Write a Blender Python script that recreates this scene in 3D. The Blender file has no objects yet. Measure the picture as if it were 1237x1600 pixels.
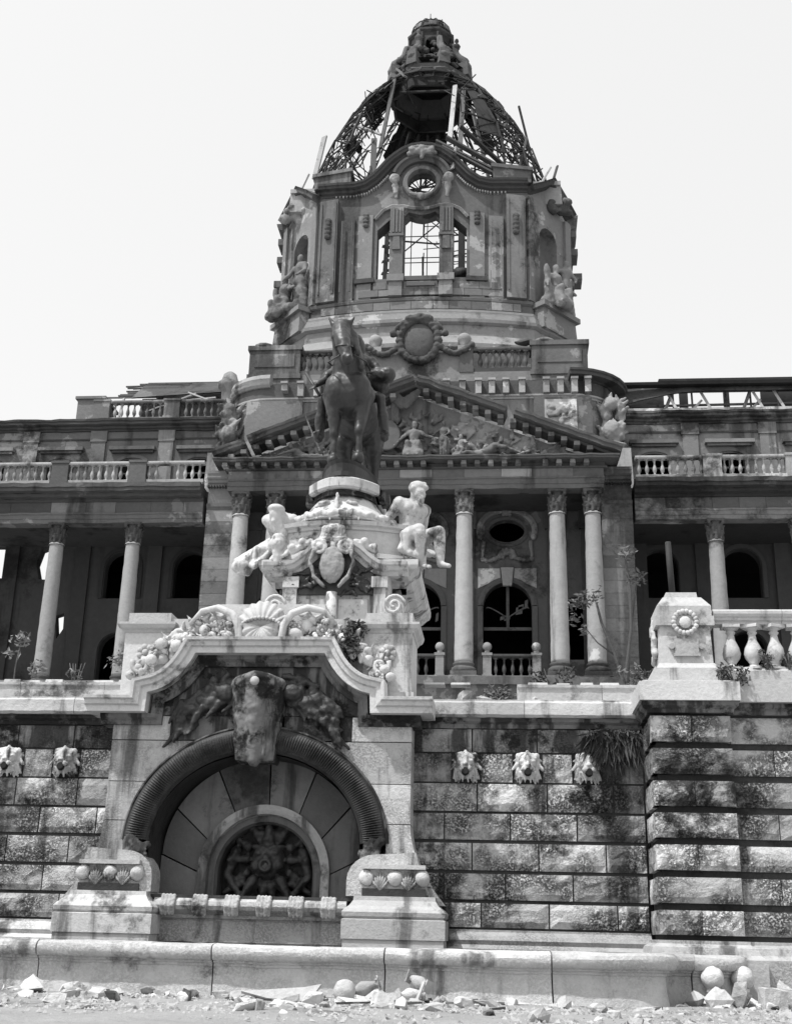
import bpy, bmesh, math, random
from mathutils import Vector, Matrix, geometry, noise
R = math.radians
PI = math.pi
sc = bpy.context.scene
rnd = random.Random(7)

# ------------------------------------------------------------------ camera
F_PX, ROLL = 1880.0, R(1.4)
PITCH, YAW = R(19.339), R(5.467)
cd = bpy.data.cameras.new('camera'); cam = bpy.data.objects.new('camera', cd)
sc.collection.objects.link(cam); sc.camera = cam
fw = Vector((-math.sin(YAW)*math.cos(PITCH), math.cos(YAW)*math.cos(PITCH), math.sin(PITCH)))
rt = Vector((math.cos(YAW), math.sin(YAW), 0)); up = rt.cross(fw)
r2 = rt*math.cos(ROLL) + up*math.sin(ROLL); u2 = -rt*math.sin(ROLL) + up*math.cos(ROLL)
Mc = Matrix((r2, u2, -fw)).transposed().to_4x4(); Mc.translation = (5.0, 0, 1.2)
cam.matrix_world = Mc
cd.sensor_fit = 'VERTICAL'; cd.sensor_height = 36.0; cd.lens = 36.0*F_PX/1600.0
cd.clip_end = 6000

# ------------------------------------------------------------------ sky, sun, exposure
SUN_EL, SUN_AZ = R(60), R(-50)      # azimuth from the viewing-back direction: sun high, left and in front of the facades
sdir = Vector((math.sin(SUN_AZ)*math.cos(SUN_EL), -math.cos(SUN_AZ)*math.cos(SUN_EL), math.sin(SUN_EL)))
w = bpy.data.worlds.new('World'); sc.world = w; w.use_nodes = True
nt = w.node_tree; nt.nodes.clear()
sky = nt.nodes.new('ShaderNodeTexSky'); sky.sky_type = 'NISHITA'; sky.sun_disc = False
sky.sun_elevation = SUN_EL; sky.sun_rotation = math.atan2(sdir.x, sdir.y)
sky.air_density = 1.0; sky.dust_density = 4.0; sky.ozone_density = 1.0
bw = nt.nodes.new('ShaderNodeRGBToBW')     # black-and-white photograph: grey sky
bg = nt.nodes.new('ShaderNodeBackground'); bg.inputs['Strength'].default_value = 0.15
wo = nt.nodes.new('ShaderNodeOutputWorld')
veil = nt.nodes.new('ShaderNodeMath'); veil.operation = 'MULTIPLY_ADD'      # even white cloud veil over the clear-sky gradient
veil.inputs[1].default_value = 0.45; veil.inputs[2].default_value = 3.65
nt.links.new(sky.outputs[0], bw.inputs[0]); nt.links.new(bw.outputs[0], veil.inputs[0]); nt.links.new(veil.outputs[0], bg.inputs[0]); nt.links.new(bg.outputs[0], wo.inputs[0])
sl = bpy.data.lights.new('sun', 'SUN'); sl.energy = 3.2; sl.angle = R(1.5); sl.color = (1, 1, 1)
so = bpy.data.objects.new('sun', sl); sc.collection.objects.link(so)
so.rotation_euler = sdir.to_track_quat('Z', 'Y').to_euler()
sc.view_settings.view_transform = 'Standard'; sc.view_settings.look = 'None'
sc.view_settings.exposure = 0.45; sc.view_settings.gamma = 1.0; sc.view_settings.use_curve_mapping = False

# ------------------------------------------------------------------ materials (all neutral grey: the photograph has no colour)
MATS = {}
def mat(name, base, dark=None, amt=0.0, scale=1.0, streak=0.0, bump=0.3, fine=14.0, var=0.25, rough=0.9, pits=0.0, spec=0.25, metal=0.0, patch=0.0):
    m = bpy.data.materials.new(name); m.use_nodes = True; n = m.node_tree.nodes; l = m.node_tree.links
    b = n['Principled BSDF']; b.inputs['Roughness'].default_value = rough; b.inputs['Specular IOR Level'].default_value = spec
    b.inputs['Metallic'].default_value = metal
    geo = n.new('ShaderNodeNewGeometry'); oi = n.new('ShaderNodeObjectInfo')
    def math_(op, a, c=None, clamp=False):
        x = n.new('ShaderNodeMath'); x.operation = op; x.use_clamp = clamp
        for i, q in enumerate((a, c)):
            if q is None: continue
            if isinstance(q, (int, float)): x.inputs[i].default_value = q
            else: l.new(q, x.inputs[i])
        return x.outputs[0]
    def nz(s, det=6, ro=0.6, stretch=None, off=0):
        t = n.new('ShaderNodeTexNoise'); t.inputs['Scale'].default_value = s; t.inputs['Detail'].default_value = det; t.inputs['Roughness'].default_value = ro
        mp = n.new('ShaderNodeMapping'); mp.inputs['Scale'].default_value = stretch or (1, 1, 1); mp.inputs['Location'].default_value = (off, off*1.7, off*.6)
        l.new(geo.outputs['Position'], mp.inputs[0]); l.new(mp.outputs[0], t.inputs[0]); return t.outputs[0]
    def ramp(src, a, c):
        r = n.new('ShaderNodeMapRange'); r.interpolation_type = 'SMOOTHSTEP'; r.clamp = True
        r.inputs[1].default_value = a; r.inputs[2].default_value = c; l.new(src, r.inputs[0]); return r.outputs[0]
    n1 = nz(scale*0.9)
    v = math_('ADD', math_('MULTIPLY', n1, 2*var), 1 - var)
    v = math_('MULTIPLY', v, math_('ADD', math_('MULTIPLY', oi.outputs['Random'], var*1.7), 1 - var*.85))
    n2 = nz(fine, 4, 0.7, None, 3.1)
    v = math_('MULTIPLY', v, math_('ADD', math_('MULTIPLY', n2, 0.5), 0.75))
    v = math_('MULTIPLY', v, base)
    if patch > 0:      # lost facing: sharp-edged lighter scars
        pt = ramp(nz(scale*1.1, 7, .62, None, 31.7), .70-.3*patch, .72-.3*patch)
        v = math_('MULTIPLY', v, math_('ADD', math_('MULTIPLY', pt, .75), 1.0))
    if dark is not None and amt > 0:
        t = 0.66 - amt*0.3
        d = ramp(nz(scale*0.55, 9, 0.72, None, 11.3), t - 0.035, t + 0.07)
        if streak > 0:
            t2 = 0.68 - streak*0.3
            s = ramp(nz(scale*1.6, 6, 0.6, (1, 1, 0.12), 5.7), t2 - 0.03, t2 + 0.08)
            d = math_('MAXIMUM', d, math_('MULTIPLY', s, 0.85))
        mx = n.new('ShaderNodeMix'); mx.data_type = 'FLOAT'; l.new(d, mx.inputs[0]); l.new(v, mx.inputs[2]); mx.inputs[3].default_value = dark
        dd = math_('MULTIPLY', n2, 2*dark); l.new(dd, mx.inputs[3]); v = mx.outputs[0]
    h = math_('ADD', n2, math_('MULTIPLY', n1, 0.6))
    if pits > 0:
        vo = n.new('ShaderNodeTexNoise'); vo.inputs['Scale'].default_value = 24; vo.inputs['Detail'].default_value = 4; vo.inputs['Roughness'].default_value = .65
        l.new(geo.outputs['Position'], vo.inputs[0])
        pm = ramp(vo.outputs[0], 0.58, 0.44); pm2 = ramp(nz(1.3, 4, .6, None, 21), 0.38, 0.6)
        pm = math_('MULTIPLY', pm, pm2)
        v = math_('MULTIPLY', v, math_('SUBTRACT', 1.0, math_('MULTIPLY', pm, pits)))
        h = math_('SUBTRACT', h, math_('MULTIPLY', pm, 1.4))
    l.new(v, b.inputs['Base Color'])
    bp = n.new('ShaderNodeBump'); bp.inputs['Strength'].default_value = bump; bp.inputs['Distance'].default_value = 0.06
    l.new(h, bp.inputs['Height']); l.new(bp.outputs[0], b.inputs['Normal'])
    MATS[name] = m; return m
mat('wall_stone', .46, .05, .30, .9, .34, .8, 16, .42, pits=.85)
mat('pier_stone', .48, .045, .33, .9, .30, .8, 16, .5, pits=.8)
mat('wall_top', .30, .02, .46, 1.1, .62, .5, 14, .4, pits=.5)
mat('crest_stone', .48, .06, .30, 2.5, .3, .4, 16, .3)
mat('inner_stone', .27, .05, .34, 1.0, .5, .3, 12, .3)
mat('wall_joint', .05, .02, .4, 1.0, .2, .4)
mat('pale_stone', .45, .11, .24, .9, .34, .3, 12, .2)
mat('lion_stone', .44, .04, .42, 3.0, .4, .4, 14, .2)
mat('basin_stone', .46, .12, .26, .8, .34, .4, 14, .25, pits=.2)
mat('fountain_stone', .43, .07, .28, .8, .40, .35, 14, .25, pits=.35)
mat('wet_shade_stone', .034, .014, .42, 1.2, .4, .35, 10, .4, rough=.55, spec=.4)  # wet, dirty stone; the shade of the niche is in this colour too
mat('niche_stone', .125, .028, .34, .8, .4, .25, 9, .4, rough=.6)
mat('stain_shade_stone', .14, .016, .52, 1.6, .6, .3, 12, .3)  # stains and soot, deepened to hold the shade below ledges and cornices
mat('palace_stone', .15, .045, .30, .3, .38, .5, 4.0, .42, patch=.45)
mat('palace_pale', .29, .07, .28, .3, .34, .45, 4, .36, patch=.3)
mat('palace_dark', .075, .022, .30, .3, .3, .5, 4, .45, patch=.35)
mat('column_stone', .30, .12, .2, .35, .2, .2, 5, .2, patch=.15)
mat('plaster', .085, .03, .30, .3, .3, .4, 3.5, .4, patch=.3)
mat('loggia', .05, .02, .25, .25, .25, .25, 2.5, .35)  # darkened so that the shade inside the loggias is in the colour
mat('marble', .45, .07, .27, 1.2, .36, .3, 6, .14, rough=.6)
mat('bronze', .024, .012, .3, 1.0, .5, .12, 6, .4, rough=.48, spec=.5)
mat('iron', .03, .015, .3, 1.5, 0, .2, 6, .3, rough=.7)
mat('timber', .11, .04, .25, 1.2, .2, .3, 8, .3)
mat('pale_timber', .34, .12, .22, 1.2, .2, .3, 8, .25)
mat('copper', .026, .012, .35, .6, .3, .3, 3, .4, rough=.7)
mat('ground', .33, .12, .28, .9, 0, .8, 9, .3)
mat('rubble', .44, .10, .24, 1.6, 0, .6, 9, .38)
mat('terrace', .28, .12, .3, .3, 0, .4, 5, .3)
mat('bark', .10, .05, .3, 3, .2, .4, 20, .3)
mat('leaf', .06, None, 0, 3, 0, .1, 8, .5, rough=.6)
mat('pale_leaf', .14, None, 0, 3, 0, .1, 8, .5, rough=.6)
mat('inside', .015, None, 0, .5, 0, .1, 3, .2)  # near-black: the dark of rooms, mouths and holes is put into the colour

# ------------------------------------------------------------------ helpers
COL = sc.collection
def link(name, data, parent=None):
    o = bpy.data.objects.new(name, data); COL.objects.link(o)
    if parent is not None:
        o.parent = parent
        o.matrix_parent_inverse = Matrix.Translation(-WORLD[parent.name])
        WORLD[o.name] = Vector((0, 0, 0))
    else: WORLD[o.name] = Vector((0, 0, 0))
    return o
WORLD = {}
def thing(name, label, cat, loc=(0, 0, 0), group=None):
    o = bpy.data.objects.new(name, None); COL.objects.link(o); o.location = loc; o.empty_display_size = .3
    WORLD[o.name] = Vector(loc)
    o['label'] = label; o['category'] = cat
    if group: o['group'] = group
    return o
def tag(o, label, cat, group=None):
    o['label'] = label; o['category'] = cat
    if group: o['group'] = group
    return o
def kind(o, k):
    o['kind'] = k; return o
class MB:
    def __init__(s): s.v = []; s.f = []; s.sm = []; s.M = None; s.warp = None
    def add(s, vs, fs, smooth=False):
        b = len(s.v)
        for p in vs:
            p = Vector(p)
            if s.M is not None: p = s.M @ p
            if s.warp: p = s.warp(p)
            s.v.append(p)
        for f in fs: s.f.append([b+i for i in f]); s.sm.append(smooth)
        return s
    def box(s, x0, x1, y0, y1, z0, z1, tx=0, ty=0, n=1):
        # optional taper of the top; n slices along x so that bends work
        vs = []; fs = []
        for i in range(n+1):
            t = i/n
            vs += [(x0+(x1-x0)*t, y0, z0), (x0+(x1-x0)*t, y1, z0), (x0+tx+(x1-x0-2*tx)*t, y1-ty, z1), (x0+tx+(x1-x0-2*tx)*t, y0+ty, z1)]
        for i in range(n):
            for k in range(4):
                a = i*4+k; b = i*4+(k+1) % 4; fs.append((a, b, b+4, a+4))
        fs += [(3, 2, 1, 0), (n*4, n*4+1, n*4+2, n*4+3)]
        return s.add(vs, [f[::-1] for f in fs])
    def obox(s, c, ax, ay, az):
        c = Vector(c); ax = Vector(ax); ay = Vector(ay); az = Vector(az); vs = []
        for k in (-1, 1):
            for i, j in ((-1, -1), (1, -1), (1, 1), (-1, 1)): vs.append(c+ax*i+ay*j+az*k)
        return s.add(vs, [(3, 2, 1, 0), (4, 5, 6, 7), (0, 1, 5, 4), (1, 2, 6, 5), (2, 3, 7, 6), (3, 0, 4, 7)])
    def beam(s, p, q, wd, ht):
        p = Vector(p); q = Vector(q); d = (q-p); L = d.length
        if L < 1e-5: return s
        d /= L; a = d.cross(Vector((0, 0, 1)))
        if a.length < .05: a = d.cross(Vector((0, 1, 0)))
        a.normalize(); b = a.cross(d)
        return s.obox((p+q)/2, a*wd/2, b*ht/2, d*L/2)
    def lathe(s, prof, n=12, c=(0, 0, 0), smooth=True, a0=0, a1=2*PI, sy=1.0, cap=True):
        full = abs(a1-a0-2*PI) < 1e-4; m = n if full else n+1; vs = []; fs = []
        for r, z in prof:
            for i in range(m):
                a = a0+(a1-a0)*i/n; vs.append((c[0]+r*math.cos(a), c[1]+sy*r*math.sin(a), c[2]+z))
        for j in range(len(prof)-1):
            for i in range(n):
                k = (i+1) % m; fs.append((j*m+i, j*m+k, (j+1)*m+k, (j+1)*m+i))
        s.add(vs, fs, smooth)
        if cap and full:
            b = len(s.v)-len(vs); s.f.append([b+i for i in range(m)][::-1]); s.sm.append(False)
            s.f.append([b+(len(prof)-1)*m+i for i in range(m)]); s.sm.append(False)
        return s
    def tube(s, pts, rad, n=6, smooth=True):
        pts = [Vector(p) for p in pts]
        if isinstance(rad, (int, float)): rad = [rad]*len(pts)
        vs = []; fs = []; ref = None
        for i, p in enumerate(pts):
            d = (pts[min(i+1, len(pts)-1)]-pts[max(i-1, 0)]).normalized()
            if ref is None:
                ref = d.cross(Vector((0, 0, 1)))
                if ref.length < .1: ref = d.cross(Vector((0, 1, 0)))
            a = (ref-d*ref.dot(d)).normalized(); ref = a; b = d.cross(a)
            for k in range(n):
                t = 2*PI*k/n; vs.append(p+(a*math.cos(t)+b*math.sin(t))*rad[i])
        for i in range(len(pts)-1):
            for k in range(n):
                q = (k+1) % n; fs.append((i*n+k, i*n+q, (i+1)*n+q, (i+1)*n+k))
        s.add(vs, fs, smooth); b = len(s.v)-len(vs)
        s.f.append([b+k for k in range(n)][::-1]); s.sm.append(False)
        s.f.append([b+(len(pts)-1)*n+k for k in range(n)]); s.sm.append(False)
        return s
    def ball(s, c, r, nu=10, nv=7, jit=0, seed=0):
        if isinstance(r, (int, float)): r = (r, r, r)
        q = random.Random(seed); vs = [(c[0], c[1], c[2]-r[2])]; fs = []
        for j in range(1, nv):
            ph = -PI/2+PI*j/nv
            for i in range(nu):
                t = 2*PI*i/nu; k = 1+jit*(q.random()-.5)
                vs.append((c[0]+r[0]*k*math.cos(ph)*math.cos(t), c[1]+r[1]*k*math.cos(ph)*math.sin(t), c[2]+r[2]*k*math.sin(ph)))
        vs.append((c[0], c[1], c[2]+r[2])); L = len(vs)-1
        for i in range(nu):
            k = (i+1) % nu; fs.append((0, 1+k, 1+i)); fs.append((L, L-nu+i, L-nu+k))
            for j in range(nv-2): a = 1+j*nu; fs.append((a+i, a+k, a+nu+k, a+nu+i))
        return s.add(vs, fs, True)
    def sweep(s, path, prof, plane='xz', at=0.0, smooth=False, closed=False):
        # prof: (outward, upward); xz: outward is -Y from y=at; xy: outward is the right of the path, upward is +Z from z=at
        P = [Vector(p) for p in path]; n = len(P); rings = []
        for i in range(n):
            if closed: a, b = P[(i-1) % n], P[(i+1) % n]
            else: a, b = P[max(i-1, 0)], P[min(i+1, n-1)]
            d1 = (P[i]-a) if (P[i]-a).length > 1e-6 else (b-P[i]); d2 = (b-P[i]) if (b-P[i]).length > 1e-6 else d1
            d1 = d1.normalized(); d2 = d2.normalized(); n1 = Vector((-d1.y, d1.x)); n2 = Vector((-d2.y, d2.x))
            nn = (n1+n2); nn = nn.normalized() if nn.length > 1e-4 else n1; k = 1/max(.4, nn.dot(n1)); nn = nn*k; ring = []
            for o, u in prof:
                if plane == 'xz': ring.append((P[i].x+nn.x*u, at-o, P[i].y+nn.y*u))
                else: ring.append((P[i].x-nn.x*o, P[i].y-nn.y*o, at+u))
            rings.append(ring)
        m = len(prof); vs = [p for r in rings for p in r]; fs = []
        for i in range(n if closed else n-1):
            i2 = (i+1) % n
            for k in range(m): q = (k+1) % m; fs.append((i*m+k, i2*m+k, i2*m+q, i*m+q))
        if not closed: fs += [tuple(range(m)), tuple(range((n-1)*m, n*m))[::-1]]
        return s.add(vs, fs, smooth)
    def mould(s, x0, x1, y, z, prof, n=1):      # straight moulding along x, outward -Y
        return s.sweep([(x0+(x1-x0)*i/n, y) for i in range(n+1)], prof, 'xy', z)
    def plate(s, outer, holes=(), y0=0.0, y1=.3, grid=0.0):
        loops = [list(map(Vector, outer))]+[list(map(Vector, h)) for h in holes]
        vs = []; ed = []
        for lp in loops:
            b = len(vs); m = len(lp); vs += lp; ed += [(b+i, b+(i+1) % m) for i in range(m)]
        def inside(p, lp):
            c = False; j = len(lp)-1
            for i in range(len(lp)):
                a, q = lp[i], lp[j]
                if (a.y > p.y) != (q.y > p.y) and p.x < (q.x-a.x)*(p.y-a.y)/(q.y-a.y)+a.x: c = not c
                j = i
            return c
        ok = lambda p: inside(p, loops[0]) and not any(inside(p, h) for h in loops[1:])
        if grid:
            xs = [p.x for p in loops[0]]; zs = [p.y for p in loops[0]]
            x = min(xs)+grid/2
            while x < max(xs):
                z = min(zs)+grid/2
                while z < max(zs):
                    if ok(Vector((x, z))): vs.append(Vector((x, z)))
                    z += grid
                x += grid
        ov, oe, of, _, _, _ = geometry.delaunay_2d_cdt(vs, ed, [], 0, 1e-6)
        fs = [f for f in of if ok(sum((ov[i] for i in f), Vector((0, 0)))/len(f))]
        N = len(ov); V = [(p.x, y0, p.y) for p in ov]+[(p.x, y1, p.y) for p in ov]; FF = []; cnt = {}
        for f in fs:
            a = sum(ov[f[i]].x*ov[f[(i+1) % len(f)]].y-ov[f[(i+1) % len(f)]].x*ov[f[i]].y for i in range(len(f)))
            if a < 0: f = f[::-1]
            FF.append(tuple(f)); FF.append(tuple(i+N for i in f[::-1]))
            for i in range(len(f)): cnt[(f[i], f[(i+1) % len(f)])] = 1
        for (a, b) in cnt:
            if (b, a) not in cnt: FF.append((b, a, a+N, b+N))
        return s.add(V, FF)
    def erode(s, amp, f=3.0):
        for p in s.v: p += Vector((noise.noise(p*f), noise.noise(p*f+Vector((9, 1, 4))), noise.noise(p*f+Vector((3, 7, 8)))))*amp
        return s
    def mesh(s, m, name='m'):
        me = bpy.data.meshes.new(name); me.from_pydata([tuple(p) for p in s.v], [], s.f)
        me.polygons.foreach_set('use_smooth', s.sm); me.materials.append(MATS[m]); me.update(); return me
    def build(s, name, m, parent=None):
        return link(name, s.mesh(m, name), parent)
def inst(name, me, parent=None, loc=(0, 0, 0), rot=(0, 0, 0), scl=(1, 1, 1)):
    o = link(name, me, parent); o.location = loc; o.rotation_euler = rot; o.scale = scl; return o
def fix_normals(me):
    bm = bmesh.new(); bm.from_mesh(me); bmesh.ops.recalc_face_normals(bm, faces=bm.faces); bm.to_mesh(me); bm.free()
def sculpt(parts, voxel, m, name='figure', smooth=4, M=None, rough=.9):
    """one continuous surface grown over tapered limbs ('c') and ellipsoids ('e')"""
    b = MB(); b.M = M
    for p in parts:
        if p[0] == 'c':
            _, a, c, ra, rc = p; a = Vector(a); c = Vector(c); n = 4
            pts = [a+(c-a)*i/n for i in range(n+1)]; b.tube(pts, [ra+(rc-ra)*i/n for i in range(n+1)], 10)
            b.ball(a, ra*1.0, 10, 7); b.ball(c, rc*1.0, 10, 7)
        elif p[0] == 'e':
            c, r = Vector(p[1]), p[2]; keep = b.M
            X = Matrix.Translation(c) @ (p[3].to_4x4() if len(p) > 3 else Matrix())
            b.M = (keep @ X) if keep is not None else X
            b.ball((0, 0, 0), r, 14, 10); b.M = keep
        elif p[0] == 'b':
            b.box(*p[1])
    me = b.mesh(m, name); o = bpy.data.objects.new('tmp', me); COL.objects.link(o)
    rm = o.modifiers.new('r', 'REMESH'); rm.mode = 'VOXEL'; rm.voxel_size = voxel; rm.use_smooth_shade = True
    if smooth:
        sm = o.modifiers.new('s', 'SMOOTH'); sm.iterations = smooth; sm.factor = .5
    dg = bpy.context.evaluated_depsgraph_get(); out = bpy.data.meshes.new_from_object(o.evaluated_get(dg))
    bpy.data.objects.remove(o); bpy.data.meshes.remove(me); out.name = name
    if rough:
        f = 1/(voxel*6.5)
        for v, nv in [(v, v.normal.copy()) for v in out.vertices]: v.co += nv*rough*voxel*(noise.noise(v.co*f)+.6*noise.noise(v.co*f*2.3))
    return out
def human(j, fingers=True, drape=None, bulk=1.0):
    """limbs of a person, metres, from joint positions j (person about 1.75 tall)"""
    V = {k: Vector(q) for k, q in j.items()}; B = bulk; P = []
    pel, che, nec, hd = V['pelvis'], V['chest'], V['neck'], V['head']
    side = (V['shl']-V['shr']).normalized()
    P += [('c', pel, (pel+che)/2, .14*B, .125*B), ('c', (pel+che)/2, che, .125*B, .155*B), ('c', che, nec, .12*B, .06*B), ('c', nec, hd, .058*B, .06)]
    P += [('c', V['shl']*.55+che*.45, V['shr']*.55+che*.45, .105*B, .105*B)]
    P += [('e', hd+Vector((0, 0, .03)), (.085, .1, .125))]
    fd = V.get('face', Vector((0, -1, 0))).normalized()
    P += [('e', hd+fd*.09+Vector((0, 0, .02)), (.02, .025, .03)), ('e', hd+fd*.055-Vector((0, 0, .06)), (.05, .05, .045)),
          ('e', hd+fd*.07+Vector((0, 0, .055)), (.06, .03, .018))]
    for s in 'lr':
        sh, el, wr = V['sh'+s], V['el'+s], V['wr'+s]; hi, kn, an = V['hi'+s], V['kn'+s], V['an'+s]
        P += [('c', che*.3+sh*.7, sh, .09*B, .075*B), ('c', sh, el, .066*B, .05*B), ('c', el, wr, .052*B, .034*B)]
        d = (wr-el).normalized(); ha = wr+d*.07; P += [('c', wr, ha, .034, .042)]
        if fingers:
            q = d.cross(Vector((0, 0, 1)));  q = q.normalized() if q.length > .1 else side
            for k in range(4): P += [('c', ha+q*(.03*k-.045), ha+q*(.034*k-.05)+d*(.075+.012*(k in (1, 2)))-Vector((0, 0, .02)), .013, .010)]
            P += [('c', wr+d*.02+q*.03, wr+d*.08+q*.075, .014, .011)]
        P += [('c', pel*.5+hi*.5, hi, .13*B, .105*B), ('c', hi, kn, .1*B, .066*B), ('c', kn, kn*.6+an*.4, .064*B, .062*B), ('c', kn*.6+an*.4, an, .062*B, .04*B)]
        t = V.get('to'+s); 
        if t is None: t = an+Vector((0, -.17, -.05))
        P += [('c', an, t, .045, .032)]
    for dr in (drape or []): P.append(dr)
    return P
def XF(loc, s=1.0, rz=0.0, rx=0.0, ry=0.0):
    return Matrix.Translation(loc) @ Matrix.Rotation(rz, 4, 'Z') @ Matrix.Rotation(rx, 4, 'X') @ Matrix.Rotation(ry, 4, 'Y') @ Matrix.Scale(s, 4)
def arc(cx, cz, rx, rz, a0, a1, n):
    return [(cx+rx*math.cos(R(a0+(a1-a0)*i/n)), cz+rz*math.sin(R(a0+(a1-a0)*i/n))) for i in range(n+1)]
def rect(x0, x1, z0, z1): return [(x0, z0), (x1, z0), (x1, z1), (x0, z1)]
def arch_hole(cx, hw, z0, zs, n=10, k=1.0): return [(cx-hw, z0), (cx+hw, z0)]+arc(cx, zs, hw, hw*k, 0, 180, n)
CORN = [(0, 0), (.12, 0), (.16, .12), (.3, .2), (.34, .36), (.5, .42), (.6, .5), (.6, .72), (.68, .76), (.72, .95), (0, 1)]
def corn(d, h, back=.0): return [(-back, 0)]+[(o*d/.72, u*h) for o, u in CORN[1:-1]]+[(-back, h)]
def chunk_mesh(seed, m, flat=.6, sub=1):
    q = random.Random(seed); bm = bmesh.new()
    for i in range(14):
        v = Vector((q.uniform(-1, 1), q.uniform(-1, 1), q.uniform(-1, 1)))
        v = v.normalized()*q.uniform(.75, 1.0); bm.verts.new((v.x, v.y*.8, v.z*flat))
    r = bmesh.ops.convex_hull(bm, input=bm.verts); bmesh.ops.delete(bm, geom=[g for g in r['geom_interior'] if isinstance(g, bmesh.types.BMVert)], context='VERTS')
    if sub:
        bmesh.ops.triangulate(bm, faces=bm.faces); bmesh.ops.subdivide_edges(bm, edges=bm.edges, cuts=2, use_grid_fill=True)
        for v in bm.verts: v.co *= 1+.10*noise.noise(v.co*2.1+Vector((seed, 0, 0)))+.08*noise.noise(v.co*5+Vector((0, seed, 0)))
    z0 = min(v.co.z for v in bm.verts)
    for v in bm.verts: v.co.z -= z0*.75
    bmesh.ops.recalc_face_normals(bm, faces=bm.faces)
    me = bpy.data.meshes.new('stone'); bm.to_mesh(me); bm.free(); me.materials.append(MATS[m]); return me
BAL = [(.11, 0), (.11, .05), (.07, .07), (.06, .13), (.115, .24), (.135, .34), (.115, .46), (.065, .62), (.05, .74), (.075, .79), (.055, .83), (.10, .88), (.10, .95)]
def baluster_mesh(h, m, k=1.0, n=10, plinth=True):
    b = MB(); b.lathe([(r*k*h/.95, z*h/.95) for r, z in BAL], n)
    if plinth:
        q = .125*k*h/.95; b.box(-q, q, -q, q, 0, .05*h); b.box(-q, q, -q, q, .93*h, h)
    return b.mesh(m, 'baluster')
def folds(a, b, n, wid, r=.035, seed=0):
    q = random.Random(seed); a = Vector(a); b = Vector(b); d = (b-a).normalized(); u = d.cross(Vector((0, -1, .2))).normalized(); out = []
    for k in range(n):
        t = (k+.5)/n-.5; out.append(('c', a+u*wid*.6*t+Vector((0, -q.uniform(.0, .03), 0)), b+u*wid*1.3*t+Vector((0, -q.uniform(0, .05), 0)), r*q.uniform(.8, 1.2), r*1.15))
    return out
def fruit_mesh(kind_, seed, m):
    q = random.Random(seed); b = MB()
    if kind_ == 0:      # ribbed melon
        b.ball((0, 0, 0), 1, 20, 10); 
        for p in b.v:
            a = math.atan2(p.z, p.x); k = 1-.10*abs(math.sin(a*4)); p.x *= k; p.z *= k
    elif kind_ == 1:    # pear
        b.M = Matrix.Rotation(q.uniform(0, 6), 4, 'Y'); b.lathe([(.02, -.9), (.5, -.85), (.8, -.5), (.82, -.1), (.55, .35), (.36, .7), (.2, .95), (.02, 1.0)], 12)
    elif kind_ == 2:    # bunch of grapes
        for k in range(13): b.ball((q.uniform(-.7, .7), q.uniform(-.6, .2), q.uniform(-.8, .7)), .34, 7, 5)
    elif kind_ == 3:    # open flower
        for k in range(8):
            a = k*PI/4; b.ball((.58*math.cos(a), -.1, .58*math.sin(a)), (.34, .3, .34), 7, 5)
        b.ball((0, -.4, 0), .3, 8, 5)
    else:               # curled leaf
        for k in range(5):
            a = R(200+35*k); b.tube([(0, 0, .2), (.6*math.cos(a), -.4, .2+.6*math.sin(a)), (1.0*math.cos(a), -.2, .1+1.0*math.sin(a))], [.28, .3, .06], 6)
    return b.mesh(m, 'fruit')
def leaf_mesh(pts, size, m, seed=0, n=1):
    q = random.Random(seed); b = MB()
    for p in pts:
        for _ in range(n):
            u = Vector((q.gauss(0, 1), q.gauss(0, 1), q.gauss(0, .6))).normalized(); t = u.cross(Vector((q.gauss(0, 1), q.gauss(0, 1), q.gauss(0, 1)))).normalized()
            s = size*q.uniform(.6, 1.3); c = Vector(p)+Vector((q.gauss(0, 1), q.gauss(0, 1), q.gauss(0, 1)))*size*.6
            nrm = u.cross(t)
            b.add([c-u*s, c+t*s*.38+nrm*s*.1, c+u*s, c-t*s*.38+nrm*s*.1], [(0, 1, 2, 3)])
    return b.mesh(m, 'leaves')
def local_inst(name, me, parent, loc=(0, 0, 0), rot=(0, 0, 0), scl=(1, 1, 1)):
    o = bpy.data.objects.new(name, me); COL.objects.link(o); o.parent = parent; o.location = loc; o.rotation_euler = rot; o.scale = scl
    WORLD[o.name] = Vector((0, 0, 0)); return o

# ------------------------------------------------------------------ ground and terrace
g = MB(); N = 60
xs = [-14+28*i/N for i in range(N+1)]; ys = [12+14.5*i/40 for i in range(41)]
gv = [(x, y, .16+.05*noise.noise(Vector((x*.8, y*.8, 0)))+.03*noise.noise(Vector((x*3, y*3, 5)))) for y in ys for x in xs]
g.add(gv, [(j*(N+1)+i, j*(N+1)+i+1, (j+1)*(N+1)+i+1, (j+1)*(N+1)+i) for j in range(40) for i in range(N)], True)
kind(g.build('rubble_ground', 'ground'), 'structure')
g = MB(); g.add([(-3000, -1500, .02), (3000, -1500, .02), (3000, 4000, .02), (-3000, 4000, .02)], [(0, 1, 2, 3)])
kind(g.build('ground', 'ground'), 'structure')
g = MB(); g.box(-70, 70, 27.2, 140, 0.5, 6.02)
kind(g.build('terrace', 'terrace'), 'structure')

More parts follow.
